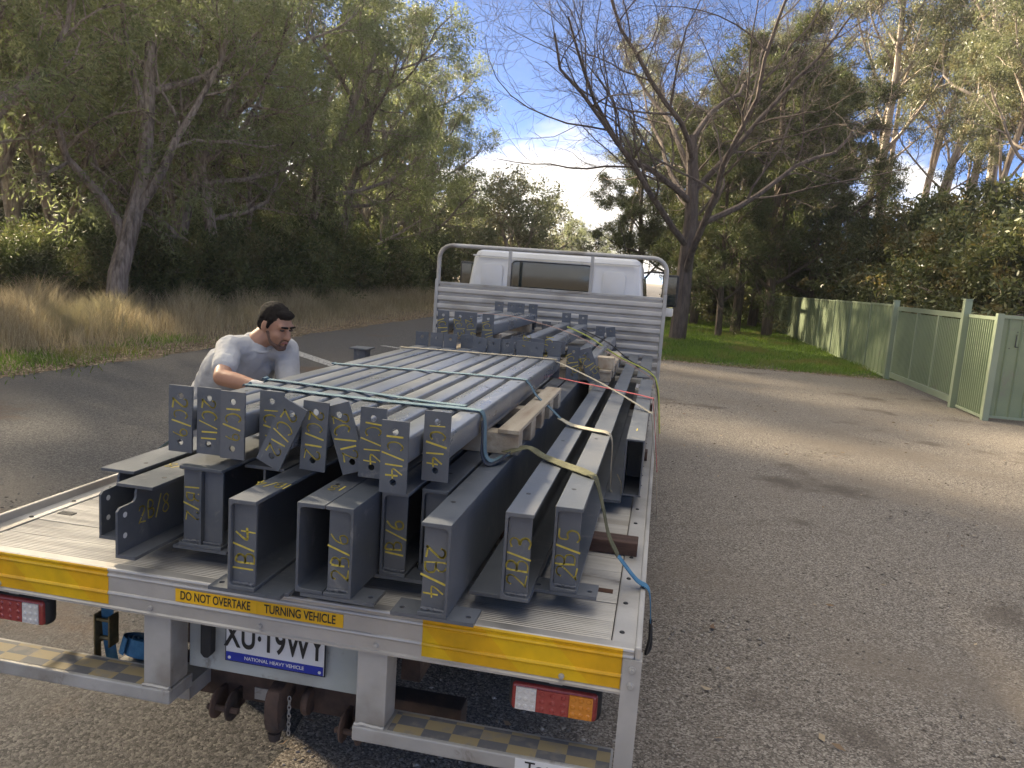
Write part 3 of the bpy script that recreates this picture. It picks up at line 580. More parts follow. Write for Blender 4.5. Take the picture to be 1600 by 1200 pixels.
# -- rear rail
def rail_prof(o): # (y, z) outline with three lips
    f = []
    for zc in (.948, .929, .866):
        f += [(-o, zc+.0075), (-.004-o, zc+.005), (-.006-o, zc), (-.004-o, zc-.005), (-o, zc-.0075)]
    return f
rear = rail_prof(0); poly = [(.035, .9555)]+rear+[(0, .822), (-.006, .818), (-.006, .811), (.035, .811)]
rr = MB().prism(poly, -1.186, 1.186, 'x').build('rear_rail', M_alu, tk)
for a, b in ((.543, 1.154), (-1.154, -.553)):
    t_ = [p for p in rail_prof(.0014)]; t_ = [(y, z) for y, z in t_]
    q = t_[1:]+[(-.0014, .826), (.002, .826), (.002, .953)]
    MB().prism(q, a, b, 'x').build('reflective_tape', M_tape, rr)
MB().box(-.303, .283, -.0022, .001, .8755, .9195, Matrix.Translation((0, 0, 0.0))).build('warning_sticker', M_sign, rr)
mb = MB()
text('DO NOT OVERTAKE', .041, M_ink, rr, (-.160, -.0032, .8975), .66); text('TURNING VEHICLE', .041, M_ink, rr, (.136, -.0032, .8975), .70)
MB().box(-.0125, -.0105, -.0028, -.0021, .8755, .9195).build('sticker_seam', M_tape, rr)
for x in (-.395, .395, -.98, .98, .0):
    link('bolt', MB().lathe([(0, -.009), (.007, -.008), (.010, 0)], axis='y', seg=8).mesh('bolt', M_frame), rr, (x, -.001, .836))
# -- uprights, bumper, end posts
for sx in (-1, 1):
    a, b = sorted((sx*.33, sx*.43))
    up = MB().box(a, b, .012, .112, .553, .810).build('bumper_upright', M_frame, tk, bevel=.005)
    w = MB()
    pts = [(a+(b-a)*i/9, .009, .5535+random.Random(i*7+sx).uniform(-.002, .003)) for i in range(10)]
    w.tube(pts, [.006+random.Random(i).uniform(-.001, .002) for i in range(10)], 6).build('weld', M_frame, up, smooth=True)
    a, b = sorted((sx*.325, sx*1.152))
    bu = MB().box(a, b, .0, .135, .500, .550).build('bumper', M_frame, tk, bevel=.006)
    a, b = sorted((sx*.44, sx*1.145))
    o = MB().box(a, b, .012, .12, .5502, .5515).build('check_tape', M_check, bu)
    o = MB().prism([(.0, .0), (.05, 0), (.05, .006), (.006, .006), (.006, .44), (.05, .44), (.05, .448), (0, .448)], 0, .055, 'x')
    a, b = sorted((sx*1.157, sx*1.212))
    po = MB().box(a, b, -.012, -.004, .42, .925).box(*sorted((sx*1.204, sx*1.212)), -.004, .05, .42, .925).build('end_post', M_frame, tk)
    for z in (.895, .845, .53): link('bolt', MB().lathe([(0, -.010), (.006, -.010), (.0065, -.004), (.012, -.003), (.012, 0)], axis='y', seg=10).mesh('bolt', M_frame), po, (sx*1.185, -.012, z))
    # lamp
    cx = sx*.962; la = MB()
    la.box(-.143, .143, .03, .085, -.052, .052)
    lo = la.build('rear_lamp', M_rub, tk, bevel=.03, loc=(cx, 0, .735), smooth=True, seg=4)
    seq = [(-.118, -.055, M_clear, 'reversing_lens'), (-.053, .045, M_red, 'brake_lens'), (.047, .118, M_amber, 'indicator_lens')]
    for u0, u1, m, nm in seq:
        u0, u1 = (u0, u1) if sx > 0 else (-u1, -u0)
        ln = MB().box(u0, u1, .016, .045, -.038, .034)
        for k in range(3):
            for j in range(3):
                ln.lathe([(0, -.004), (.006, -.003), (.0085, .0)], (u0+(u1-u0)*(k+.5)/3, .0162, -.026+j*.024), 'y', 8)
        ln.build(nm, m, lo, smooth=False)
    MB().box(-.132, .132, .0205, .05, -.046, .043).build('lens_rim', M_red, lo, bevel=.02, smooth=True, seg=3)
    MB().box(-.02, .02, .04, .06, .045, .09).build('bracket', M_frame, lo)
# lettered sticker on the right bumper step, cut off by the picture edge
bu_r = [o for o in tk.children if o.name.startswith('bumper') and 'upright' not in o.name][1]
MB().box(.86, 1.14, -.0015, .002, .504, .546).build('sticker', M_plate, bu_r); text('Tot', .048, M_ink, bu_r, (.93, -.0025, .522), 1.1)
# -- white rear panel, number plate
pn = MB().box(-.328, .328, .118, .126, .585, .812).build('rear_panel', M_panelw, tk, bevel=.002)
pl = MB().box(-.179, .179, .100, .104, .640, .800).build('number_plate', M_plate, tk, bevel=.0015)
MB().box(-.1775, .1775, .0985, .1002, .6415, .672).build('blue_band', M_blue, pl)
text('XU\u00b719WY', .120, M_ink, pl, (-.003, .0985, .730), .66, space=1.08, bold=.022); text('NATIONAL HEAVY VEHICLE', .0175, M_plate, pl, (.0, .0975, .657), 1.0)
for x in (-.165, .165): link('screw', MB().lathe([(0, -.003), (.005, -.002), (.006, 0)], axis='y', seg=8).mesh('screw', M_plate), pl, (x, .0985, .652))
mb = MB().box(-.183, .183, .1025, .1055, .636, .804).build('plate_frame', M_rub, pl)
MB().prism([(-.268, .72), (-.268, .655), (-.255, .640), (-.240, .640), (-.228, .655), (-.228, .80), (-.268, .80)], .085, .118, 'y').build('plate_lamp', M_rub, tk, bevel=.006)
# -- tow beam
tb = MB().box(-.62, .62, .27, .36, .39, .50).build('tow_beam', M_rust, tk, bevel=.008)
MB().box(-.16, -.07, .266, .272, .405, .450).build('rating_plate', M_frame, tb)
disc = MB().lathe([(0, -.006), (.05, -.006), (.056, -.003), (.056, .003), (.05, .006), (0, .006)], axis='x', seg=20)
disc.box(-.006, .006, .02, .075, -.03, .045); disc_me = disc.mesh('chain_lug', M_rust, smooth=True)
for x in (-.275, -.215, .215, .275): link('chain_lug', disc_me, tb, (x, .215, .40))
for x in (-.245, .245): MB().tube([(x-.055, .19, .395), (x+.065, .19, .395)], .011, 8).build('lug_pin', M_rust, tb, smooth=True)
cp = MB().prism([(.12, .475), (.19, .49), (.27, .49), (.27, .41), (.21, .40), (.185, .37), (.18, .33), (.15, .315), (.12, .33), (.105, .38), (.105, .44)], -.055, .0, 'x').build('coupling_jaw', M_rust, tb, bevel=.014, smooth=True, loc=(0, .03, .045))
MB().lathe([(0, -.045), (.02, -.04), (.035, -.024), (.04, 0), (.035, .024), (.02, .04), (0, .055)], (-.03, .15, .35), seg=16).build('coupling_ball', M_rust, cp, smooth=True)
MB().tube([(-.03, .145, .31), (-.03, .145, .28)], [.026, .02], 10).build('coupling_stem', M_rust, cp, smooth=True)
MB().lathe([(.0, -.012), (.045, -.012), (.05, 0), (.045, .012), (0, .012)], (.06, .22, .40), 'x', 16).build('safety_ring', M_rust, cp, smooth=True)
ch = MB()
for k in range(9):
    a = k*math.pi/2
    ring = [Vector((.02+.006*math.cos(q)*math.cos(a), .15+.006*math.cos(q)*math.sin(a), .44-k*.016+.011*math.sin(q))) for q in [j*2*math.pi/8 for j in range(9)]]
    ch.tube(ring, .0018, 5)
ch = ch.build('safety_chain', M_frame, cp); ch['kind'] = 'stuff'
# -- chassis, wheels
for x in (-.42, .42): MB().box(x-.035, x+.035, .3, 7.4, .56, .78).build('chassis_rail', M_rust, tk)
for y in (1.0, 2.6, 4.2, 5.4): MB().box(-1.05, 1.05, y, y+.06, .78, .826).build('cross_bearer', M_rust, tk)
tyre = MB().lathe([(.22, -.10), (.36, -.11), (.395, -.095), (.40, -.05), (.40, .05), (.395, .095), (.36, .11), (.22, .10)], axis='x', seg=32).mesh('tyre', M_rub, smooth=True)
rim = MB().lathe([(0, -.05), (.09, -.05), (.12, -.02), (.2, .0), (.22, .09), (.235, .095), (.235, -.095), (.22, -.09)], axis='x', seg=24).mesh('rim', M_frame, smooth=True)
for x, y in ((-.98, 1.75), (-.72, 1.75), (.98, 1.75), (.72, 1.75), (-.9, 6.9), (.9, 6.9)):
    w = link('wheel', tyre, tk, (x, y, .40), (0, 0, 0 if x > 0 else math.pi)); link('rim', rim, w)
for sx in (-1, 1):
    arc = [(1.75+.50*math.cos(t), .40+.50*math.sin(t)) for t in [math.pi*k/14 for k in range(15)]]; arc = arc+[(1.75+.488*math.cos(t), .40+.488*math.sin(t)) for t in [math.pi*k/14 for k in range(14, -1, -1)]]
    arc = [(y, min(z, .80)) for y, z in arc]
    MB().prism(arc, *sorted((sx*.58, sx*1.12)), 'x').build('mudguard', M_rub, tk)
    MB().box(sx*.85-.24, sx*.85+.24, 1.16, 1.168, .28, .78).build('mud_flap', M_rub, tk)
# -- headboard
HY = 5.76
hb = MB()
arc = lambda cx, cz, r, a0, a1: [(cx+r*math.cos(R(a0+(a1-a0)*k/6)), HY, cz+r*math.sin(R(a0+(a1-a0)*k/6))) for k in range(7)]
frame = [(-1.178, HY, 1.80)]+arc(-1.178+.14, 2.255-.14, .14, 180, 90)+arc(1.178-.14, 2.255-.14, .14, 90, 0)+[(1.178, HY, 1.80)]
hf = hb.tube(frame, .0225, 12).build('headboard_rail', M_frame, tk, smooth=True)
for x in (-.42, .43): MB().box(x-.016, x+.016, HY-.016, HY+.016, 1.865, 2.24).build('headboard_post', M_frame, tk, bevel=.003)
for x in (-1.186, 1.186): MB().box(x-.018, x+.018, HY-.028, HY+.028, .90, 1.90).build('headboard_stile', M_frame, tk, bevel=.004)
sl = [(HY-.004, 0), (HY-.026, .006), (HY-.030, .016), (HY-.030, .046), (HY-.026, .056), (HY-.004, .066), (HY-.004, .0855), (HY+.012, .0855), (HY+.012, 0)]
sl_me = MB().prism(sl, -1.166, 1.166, 'x').mesh('slat', M_alu)
for i in range(10): link('slat', sl_me, tk, (0, 0, .985+i*.0862))
MB().box(-1.166, 1.166, HY-.022, HY+.014, 1.848, 1.873).build('headboard_capping', M_frame, tk, bevel=.003)
# -- cab
secs = [(.55, .98, 6.10, 7.80), (1.30, .99, 6.10, 7.80), (1.62, .98, 6.10, 7.72), (1.90, .945, 6.10, 7.56), (2.16, .91, 6.12, 7.34), (2.225, .885, 6.15, 7.28), (2.262, .82, 6.24, 7.16)]
vs = []; fs = []
for z, hx, y0, y1 in secs:
    c = .09
    vs += [(-hx+c, y0, z), (hx-c, y0, z), (hx-c*.3, y0+c*.3, z), (hx, y0+c, z), (hx, y1-c, z), (hx-c*.3, y1-c*.3, z), (hx-c, y1, z), (-hx+c, y1, z), (-hx+c*.3, y1-c*.3, z), (-hx, y1-c, z), (-hx, y0+c, z), (-hx+c*.3, y0+c*.3, z)]
for i in range(len(secs)-1):
    for k in range(12): fs.append((i*12+k, i*12+(k+1) % 12, i*12+12+(k+1) % 12, i*12+12+k))
fs += [tuple(range(12))[::-1], tuple(range((len(secs)-1)*12, len(secs)*12))]
cab = MB().add(vs, fs).build('cab', M_white, tk, smooth=True)
def rrect(x0, x1, z0, z1, r, n=4):
    out = []
    for cx, cz, a in ((x1-r, z0+r, -90), (x1-r, z1-r, 0), (x0+r, z1-r, 90), (x0+r, z0+r, 180)):
        out += [(cx+r*math.cos(R(a+90*k/n)), cz+r*math.sin(R(a+90*k/n))) for k in range(n+1)]
    return out
wd = MB().prism(rrect(-.455, .40, 1.84, 2.135, .045), 6.085, 6.112, 'y').build('rear_window', M_glass, cab)
MB().prism(rrect(-.47, .415, 1.825, 2.15, .055), 6.09, 6.11, 'y').build('window_seal', M_rub, wd)
for a, b in ((-.80, -.56), (.52, .76)): MB().prism(rrect(a, b, 1.3, 2.10, .05), 6.086, 6.104, 'y').build('pressed_panel', M_white, cab, bevel=.012, smooth=True)
MB().box(-.90, .90, 6.092, 6.11, 2.172, 2.186).build('roof_gutter', M_white, cab, bevel=.004)
for sx in (-1, 1):
    q = [(6.35, 1.58), (7.35, 1.58), (7.18, 2.05), (6.35, 2.05)]
    M_ = Matrix(((1, 0, 0, 0), (0, 1, 0, 0), (-.0, 0, 1, 0), (0, 0, 0, 1)))
    vs = [(sx*(1.0-.12*max(0, z-1.6)), y, z) for y, z in q]+[(sx*(.96-.12*max(0, z-1.6)), y, z) for y, z in q]
    MB().add(vs, [(0, 1, 2, 3), (7, 6, 5, 4), (0, 4, 5, 1), (1, 5, 6, 2), (2, 6, 7, 3), (3, 7, 4, 0)]).build('side_window', M_glass, cab)
    ar = MB().tube(smooth_pts([(sx*.90, 7.35, 2.12), (sx*1.03, 7.32, 2.14), (sx*1.20, 7.28, 2.10), (sx*1.22, 7.27, 1.80), (sx*1.0, 7.35, 1.72)], 5), .012, 8).build('mirror_arm', M_rub, cab, smooth=True)
    mi = MB().box(-.095, .095, -.03, .04, -.19, .19).build('mirror', M_rub, cab, bevel=.025, loc=(sx*1.235, 7.22, 1.93), rot=(0, 0, sx*-.12), smooth=True, seg=3)
    MB().box(-.075, .075, -.034, -.028, -.165, .165).build('mirror_glass', M_glass, mi, bevel=.004)
    if sx > 0: MB().box(-.07, .06, -.05, .03, -.30, -.20).build('spotter_mirror', M_white, mi, bevel=.02, smooth=True)
MB().add([(-.85, 7.70, 1.5), (.85, 7.70, 1.5), (.82, 7.40, 2.12), (-.82, 7.40, 2.12), (-.85, 7.80, 1.5), (.85, 7.80, 1.5), (.82, 7.46, 2.12), (-.82, 7.46, 2.12)], [(0, 1, 2, 3), (7, 6, 5, 4), (0, 4, 5, 1), (1, 5, 6, 2), (2, 6, 7, 3), (3, 7, 4, 0)]).build('windscreen', M_glass, cab)
MB().tube([(.75, 6.6, 2.22), (.60, 6.3, 2.75)], [.004, .002], 5).build('antenna', M_rub, cab)
# a ratchet strap hanging under the tray and a rolled strap lying on the bumper
rs = thing('ratchet_strap', 'blue ratchet strap hanging under the tray left of the number plate', 'strap', (-.735, .20, .5))
MB().ribbon(smooth_pts([(0, .03, .33), (0, .02, .24), (.005, .02, .12), (.01, .03, .0), (.03, .05, -.12)], 5), .05, .003, (1, 0, 0)).build('webbing', M_blue_strap, rs)
bk = MB().box(-.033, -.027, -.01, .04, .05, .17).box(.027, .033, -.01, .04, .05, .17).tube([(-.035, .0, .15), (.035, 0, .15)], .007, 8).tube([(-.035, .02, .07), (.035, .02, .07)], .009, 8).box(-.04, -.034, .0, .03, -.10, .09).tube([(-.045, .015, -.09), (.03, .015, -.09)], .006, 8)
M_brass = mat('worn_ratchet_metal', (.12,.095,.045), (.26,.21,.11), rough=.45, metal=.7, nscale=12)
o = bk.build('ratchet', M_brass, rs); o['kind'] = 'stuff'
rb = thing('rolled_strap', 'blue webbing strap rolled up on the bumper step', 'strap', (-.592, .205, .478))
mb = MB(); pts = []
for k in range(90):
    a = k*.26; r = .018+.0026*k*.26; pts.append((r*math.cos(a), r*math.sin(a), .0))
mb.ribbon([(x*1.05, y*.85, .065+.0) for x, y, z in pts], .06, .0035, (0, 0, 1)); mb.build('roll', M_blue_strap, rb, rot=(R(-16), R(6), 0), loc=(0, .0, .02))
MB().ribbon(smooth_pts([(-.06, .03, .07), (-.02, .045, .03), (.05, .05, .01)], 5), .05, .003, (0, .3, 1)).build('loose_end', M_blue_strap, rb)
MB().box(-.68, -.34, .137, .29, .44, .498).build('step_bracket', M_frame, tk)
# ------------------------------------------------------------------ the load of steel
M_steel = mat('slate_grey_primer', (.070,.080,.094), (.105,.116,.132), rough=.36, rough2=.52, nscale=3.5, detail=7, col3=(.12,.126,.136), n3=1.8, bump=.05, bscale=90, spec=.55, scuff=(.20,.195,.185), sscale=11)
M_weld = mat('painted_weld', (.085,.09,.10), (.13,.135,.145), rough=.5, nscale=40, bump=.5, bscale=120)
M_chalk = mat('yellow_crayon', (.52,.40,.055), (.64,.52,.10), rough=.85, nscale=60)
M_hard = mat('dark_hardwood', (.045,.022,.015), (.095,.05,.035), rough=.8, nscale=8, stretch=(.4, 5, 5), bump=.3)
M_pine = mat('pallet_pine', (.33,.265,.185), (.49,.42,.32), rough=.8, nscale=5, stretch=(4, .5, 4), bump=.25, col3=(.27,.20,.135), n3=2.5)
GL = {'1': [[(.17,0), (.2,1)]], '2': [[(.05,.78), (.12,.95), (.32,1), (.5,.9), (.5,.7), (.3,.4), (.02,.03), (.12,.06), (.58,.0)]],
 '3': [[(.05,.92), (.3,1), (.5,.85), (.42,.62), (.2,.53), (.45,.46), (.55,.22), (.35,.02), (.05,.08)]],
 '4': [[(.38,1), (.02,.42), (.6,.42)], [(.45,.72), (.40,-.02)]], '5': [[(.55,1), (.12,.97), (.1,.58), (.38,.6), (.55,.4), (.48,.1), (.2,0), (.02,.1)]],
 '6': [[(.48,.98), (.18,.7), (.06,.3), (.15,.04), (.4,.02), (.54,.22), (.42,.46), (.1,.36)]], '8': [[(.5,.85), (.3,1), (.1,.84), (.2,.6), (.45,.4), (.52,.15), (.28,0), (.06,.15), (.16,.42), (.42,.62), (.5,.85)]],
 '9': [[(.5,.7), (.3,.5), (.08,.66), (.16,.95), (.42,.98), (.52,.72), (.42,.3), (.28,0)]], 'B': [[(.08,0), (.08,1), (.4,.98), (.5,.78), (.36,.56), (.08,.52)], [(.12,.53), (.5,.46), (.56,.2), (.4,.02), (.08,0)]],
 'C': [[(.52,.86), (.32,1), (.1,.8), (.03,.45), (.14,.1), (.36,.0), (.55,.12)]], '/': [[(.0,-.12), (.36,1.12)]], '.': [[(.2,.0), (.26,.05)]]}
def scrawl(s, size, name='crayon_mark', seed=0):
    """hand-drawn lettering in a local u (x) / v (z) plane facing -y, centred"""
    rn = random.Random(sum(ord(c)*(i+3) for i, c in enumerate(s))+seed*31); mb = MB(); adv = {'1': .44, '/': .54, '.': .3}
    wd = sum(adv.get(c, .72) for c in s); u = -wd/2
    for c in s:
        sk = rn.uniform(-.08, .08); dv = rn.uniform(-.08, .08); k = rn.uniform(.92, 1.1)
        for st in GL[c]:
            P = [Vector(((u+(x+sk*y)*k)*size, 0, ((y-.5)*k+dv)*size)) for x, y in st]
            if len(P) > 2: P = smooth_pts(P, 4)
            w = size*.044; wk = rn.uniform(.8, 1.2)
            for a, b in zip(P[:-1], P[1:]):
                d = (b-a)
                if d.length < 1e-5: continue
                d.normalize(); wk = min(1.35, max(.75, wk+rn.uniform(-.18, .18))); n = Vector((-d.z, 0, d.x))*w*wk; e = d*w*.5
                if len(P) > 14 and rn.random() < .012: continue
                mb.add([a-e-n, b+e-n, b+e+n, a-e+n], [(0, 1, 2, 3)])
        u += adv.get(c, .72)
    me = bpy.data.meshes.new(name); me.from_pydata(mb.v, [], mb.f); me.materials.append(M_chalk); return me
def write(s, size, parent, loc, turn=0, face='-y', seed=0):
    """turn: rotation of the text in its plane (90 reads upward, -90 downward)"""
    rot = Matrix.Rotation(R(turn), 4, 'Y').inverted()
    base = {'-y': Matrix.Identity(4), '+x': Matrix.Rotation(R(90), 4, 'Z'), 'top': Matrix.Rotation(R(-90), 4, 'X')}[face]
    o = link('crayon_mark', scrawl(s, size, seed=seed), parent); o.matrix_local = Matrix.Translation(loc) @ base @ rot; o['kind'] = 'stuff'; return o
def holed(w, h, t, holes, r, seg=12):
    """plate in the x-z plane, y 0..t, centred in x, z from 0; holes as heights on the centre line or (x,z)"""
    mb = MB(); hs = sorted([(0, q) if not isinstance(q, tuple) else q for q in holes], key=lambda q: q[1]); c = r*1.7; z = 0
    def solid(x0, x1, z0, z1):
        mb.add([(x0,0,z0), (x1,0,z0), (x1,0,z1), (x0,0,z1), (x0,t,z0), (x1,t,z0), (x1,t,z1), (x0,t,z1)], [(0,1,2,3), (7,6,5,4)])
    for (cx, cz) in hs:
        if cz-c > z: solid(-w/2, w/2, z, cz-c)
        z = cz+c
        if cx-c > -w/2: solid(-w/2, cx-c, cz-c, cz+c)
        if cx+c < w/2: solid(cx+c, w/2, cz-c, cz+c)
        sq = []
        for k in range(seg):
            a = 2*math.pi*(k+.5)/seg; ca, sa = math.cos(a), math.sin(a); m = c/max(abs(ca), abs(sa)); sq.append((cx+ca*m, cz+sa*m))
        ci = [(cx+r*math.cos(2*math.pi*(k+.5)/seg), cz+r*math.sin(2*math.pi*(k+.5)/seg)) for k in range(seg)]
        vs = [(x, y, zz) for y in (0, t) for ring in (sq, ci) for x, zz in ring]; fs = []
        for k in range(seg):
            n = (k+1) % seg
            fs += [(k, n, seg+n, seg+k), (2*seg+n, 2*seg+k, 3*seg+k, 3*seg+n), (seg+k, seg+n, 3*seg+n, 3*seg+k)]
        mb.add(vs, fs)
        for a, b in ((-1, -1), (1, -1), (1, 1), (-1, 1)):      # square corners left by the ring
            i = min(range(seg), key=lambda k: -(sq[k][0]-cx)*a-(sq[k][1]-cz)*b)
            nb = sorted(range(seg), key=lambda k: (sq[k][0]-cx-a*c)**2+(sq[k][1]-cz-b*c)**2)[:2]
            P = [(cx+a*c, cz+b*c)]+[sq[q] for q in nb]
            for y in (0, t): mb.add([(p[0], y, p[1]) for p in P], [(0, 1, 2)])
    if z < h: solid(-w/2, w/2, z, h)
    W = w/2
    mb.add([(-W,0,0), (W,0,0), (W,0,h), (-W,0,h), (-W,t,0), (W,t,0), (W,t,h), (-W,t,h)], [(0,4,5,1), (1,5,6,2), (2,6,7,3), (3,7,4,0)])
    return mb
def pfc(w, h, tf, tw, r, side):
    """channel outline; web on the left when side=-1"""
    q = [(0, 0), (w, 0), (w, tf*.9)]
    for k in range(5): a = R(270-90*k/4); q.append((tw+r+r*math.cos(a), tf+r+r*math.sin(a)))
    for k in range(5): a = R(180-90*k/4); q.append((tw+r+r*math.cos(a), h-tf-r+r*math.sin(a)))
    q += [(w, h-tf*.9), (w, h), (0, h)]
    return q if side < 0 else [(w-x, z) for x, z in q][::-1]
def bead(parent, a, b, r=.005, n=12, seed=0):
    rn = random.Random(seed); A, B = Vector(a), Vector(b)
    pts = [A.lerp(B, i/n)+Vector((0, rn.uniform(-.0015, .0015), rn.uniform(-.0015, .0015))) for i in range(n+1)]
    MB().tube(pts, [r*rn.uniform(.8, 1.25) for _ in pts], 6).build('weld_bead', M_weld, parent, smooth=True)
ZB = 1.02; BW = .088; BH = .28
GRP = 'steel members stacked on the truck tray'
def base_plate(parent, cx, w, y=0, dep=.10, t=.011, z=0):
    mb = holed(w, dep, t, [], .01); mb = MB()
    hp = holed(dep, w, t, [(-.012, .024), (-.012, w-.024)], .0085)
    hp.v = [(z_-w/2, x_+dep/2, y_) for x_, y_, z_ in hp.v]; hp.f = [q[::-1] for q in hp.f]
    o = hp.build('base_plate', M_steel, parent, loc=(cx, y, z-t-.0005)); return o
def channel(xl, y, L, side, label, txt=None, turn=90, stiff=True, base=None, plate=None, h=BH, z=ZB, w=BW, size=.055, top=None):
    t = thing('steel_channel', label, 'steel beam', (xl, y, z), 0, GRP)
    MB().prism(pfc(w, h, .013, .0085, .013, side), 0, L, 'y').build('channel', M_steel, t, bevel=.0012, seg=1)
    tf = .013
    if stiff:
        a, b = (.0095, w-.006) if side < 0 else (.006, w-.0095)
        s = MB().box(a, b, .016, .026, tf+.0015, h-tf-.0015).build('stiffener', M_steel, t, bevel=.001, seg=1)
        bead(s, (a, .014, tf+.004), (b, .014, tf+.004), seed=int(xl*99)+3)
        if txt: write(txt, size, s, ((a+b)/2, .0150, h*.5-.015), turn)
    if base: base_plate(t, w/2+base[1], base[0])
    if plate:
        a, b = plate; MB().box(a, b, .03, L-.05, -.0125, -.0006).build('bottom_plate', M_steel, t, bevel=.001, seg=1)
    mb = None
    hm = MB().lathe([(0, .0006), (.0085, .0006), (.0085, 0)], seg=10).mesh('bolt_hole', M_ink)
    for k, yy in enumerate((.22, .55, 1.1, 2.2)):
        if yy < L and int(xl*100+k) % 2 == 0: link('bolt_hole', hm, t, (w*.5+.012*((k % 2)*2-1), yy, h))
    if top: write(top, .05, t, (w/2, .18, h+.0012), 180, 'top')
    return t
channel(.56, -.13, 4.17, 1, 'grey channel marked 2B/4 with wide base plate nearest the tail', '2B/4', -90, base=(.25, .0), size=.06)
channel(.46, .19, 3.8, -1, 'grey channel half hidden behind the one marked 2B/4', '1', 90)
channel(.352, .11, 5.2, -1, 'grey channel marked 1B/6 set back between two others', '1B/6', 90, base=(.20, .02))
channel(.255, -.10, 5.3, 1, 'grey channel marked 2B/6 standing on a base plate', '2B/6', 90, base=(.235, .0))
channel(.164, -.10, 5.3, -1, 'unmarked open grey channel toe to toe with the one marked 2B/6', None, stiff=False, top='18')
channel(-.03, -.15, 5.4, -1, 'grey channel marked 1B/4 with crayon also on its top flange', '1B/4', 90, base=(.235, .01), plate=(.0, .185), top='1B/4', size=.06)
channel(.765, .06, 5.4, -1, 'grey channel marked 2B/3 with a long flat plate under it', '2B/3', 90, plate=(-.105, .0885), size=.06)
channel(.902, .18, 5.3, -1, 'grey channel marked 2B/5, the rightmost marked one', '2B/5', 90, base=(.215, .0), size=.062)
def ibeam(cx, y, L, w, h, label, z=ZB, cope=False, txt=None, stiff=False, base=None, top=None, holes=True, tf=.011, tw=.008):
    t = thing('steel_i_beam', label, 'steel beam', (cx, y, z), 0, GRP); c = .085 if cope else 0
    MB().box(-w/2, w/2, c, L, h-tf, h).build('top_flange', M_steel, t, bevel=.0012, seg=1)
    if cope:
        MB().box(-tw/2-.0006, w/2, .0, L, 0, tf).box(-w/2, -tw/2-.0006, .16, L, 0, tf).build('bottom_flange', M_steel, t)
        # web with a rounded notch under the top flange, two bolt holes in its tongue
        zt = h-.055; p = [(.0, tf+.0005), (L, tf+.0005), (L, h-tf-.0005), (c+.012, h-tf-.0005)]+[(c-.012+.018*math.cos(R(20-110*k/5)), zt+.02+.02*math.sin(R(20-110*k/5))) for k in range(6)]+[(.012, zt-.002), (0, zt-.012)]
        wb = MB().prism(p, -tw/2, tw/2, 'x').build('web', M_steel, t)
        hm = MB().lathe([(0, .0), (.0095, .0), (.0095, -.001)], axis='x', seg=12)
        for zz in (.065, .135):
            o = link('bolt_hole', MB().lathe([(0, .0007), (.0095, .0007), (.0095, 0)], axis='x', seg=12).mesh('bolt_hole', M_plate), wb, (tw/2, .035, zz))  # white disc: light showing through the hole, put into the colour
    else:
        MB().box(-w/2, w/2, 0, L, 0, tf).build('bottom_flange', M_steel, t, bevel=.0012, seg=1)
        wb = MB().box(-tw/2, tw/2, .0, L, tf+.0005, h-tf-.0005).build('web', M_steel, t)
    if stiff:
        for sx in (-1, 1):
            a, b = sorted((sx*(tw/2+.001), sx*(w/2-.006)))
            s = MB().box(a, b, .018, .028, tf+.001, h-tf-.001).build('stiffener', M_steel, t, bevel=.001, seg=1)
            bead(s, (a, .016, tf+.004), (b, .016, tf+.004), seed=5+sx)
            if sx < 0 and txt: write(txt, .055, s, ((a+b)/2, .0170, h*.52), -90)
    elif txt: write(txt, .062, wb, (tw/2+.001, .185, h*.52), 0, '+x')
    if base: base_plate(t, 0, base)
    if top: write(top, .05, t, (.0, .35, h+.0012), 180, 'top')
    link('bolt_hole', MB().lathe([(0, .0006), (.008, .0006), (.008, 0)], seg=10).mesh('bolt_hole', M_ink), t, (w*.22, .2, h))
    return t
ibeam(-.29, .11, 4.9, .158, .28, 'grey I-beam marked 1B/2 on its left stiffener', txt='1B/2', stiff=True, base=.20)
ibeam(-.128, .24, 4.8, .150, .272, 'grey I-beam with pale dusty top beside the one marked 1B/4')
ibeam(-.475, -.06, 5.0, .134, .22, 'grey notched I-beam marked 2B/8 on its web', cope=True, txt='2B/8', top='2B/8')
ibeam(-.64, .07, 4.9, .130, .222, 'grey notched I-beam with a drilled end, leftmost at the tail', cope=True)
t = thing('steel_stub_post', 'short grey capped stub post standing apart near the left tray edge', 'steel post', (-1.06, 3.42, DK+.003), 0, GRP)
MB().box(-.05, .05, -.05, .05, .011, .405).build('post', M_steel, t, bevel=.008)
MB().box(-.075, .075, -.075, .075, .4055, .418).build('cap_plate', M_steel, t, bevel=.0015, seg=1)
MB().box(-.075, .075, -.075, .075, 0, .0105).build('base_plate', M_steel, t, bevel=.0015, seg=1)
ibeam(1.075, 3.85, 1.75, .10, .27, 'short dark I-beam by the right tray edge near the headboard')
# hollow section on the right with its flat plate
t = thing('steel_hollow_beam', 'grey rectangular hollow section open at its end by the right tray edge', 'steel beam', (1.065, 1.40, ZB), 0, GRP)
MB().box(0, .006, 0, 2.3, 0, .27).box(.079, .085, 0, 2.3, 0, .27).box(.0062, .0788, 0, 2.3, .262, .27).box(.0062, .0788, 0, 2.3, 0, .008).box(.0062, .0788, .35, .36, .008, .262).build('hollow_section', M_steel, t)
MB().box(-.115, .0, -.10, 2.2, -.0125, -.0005).build('bottom_plate', M_steel, t); write('1', .05, t, (.04, .25, .2712), 180, 'top')
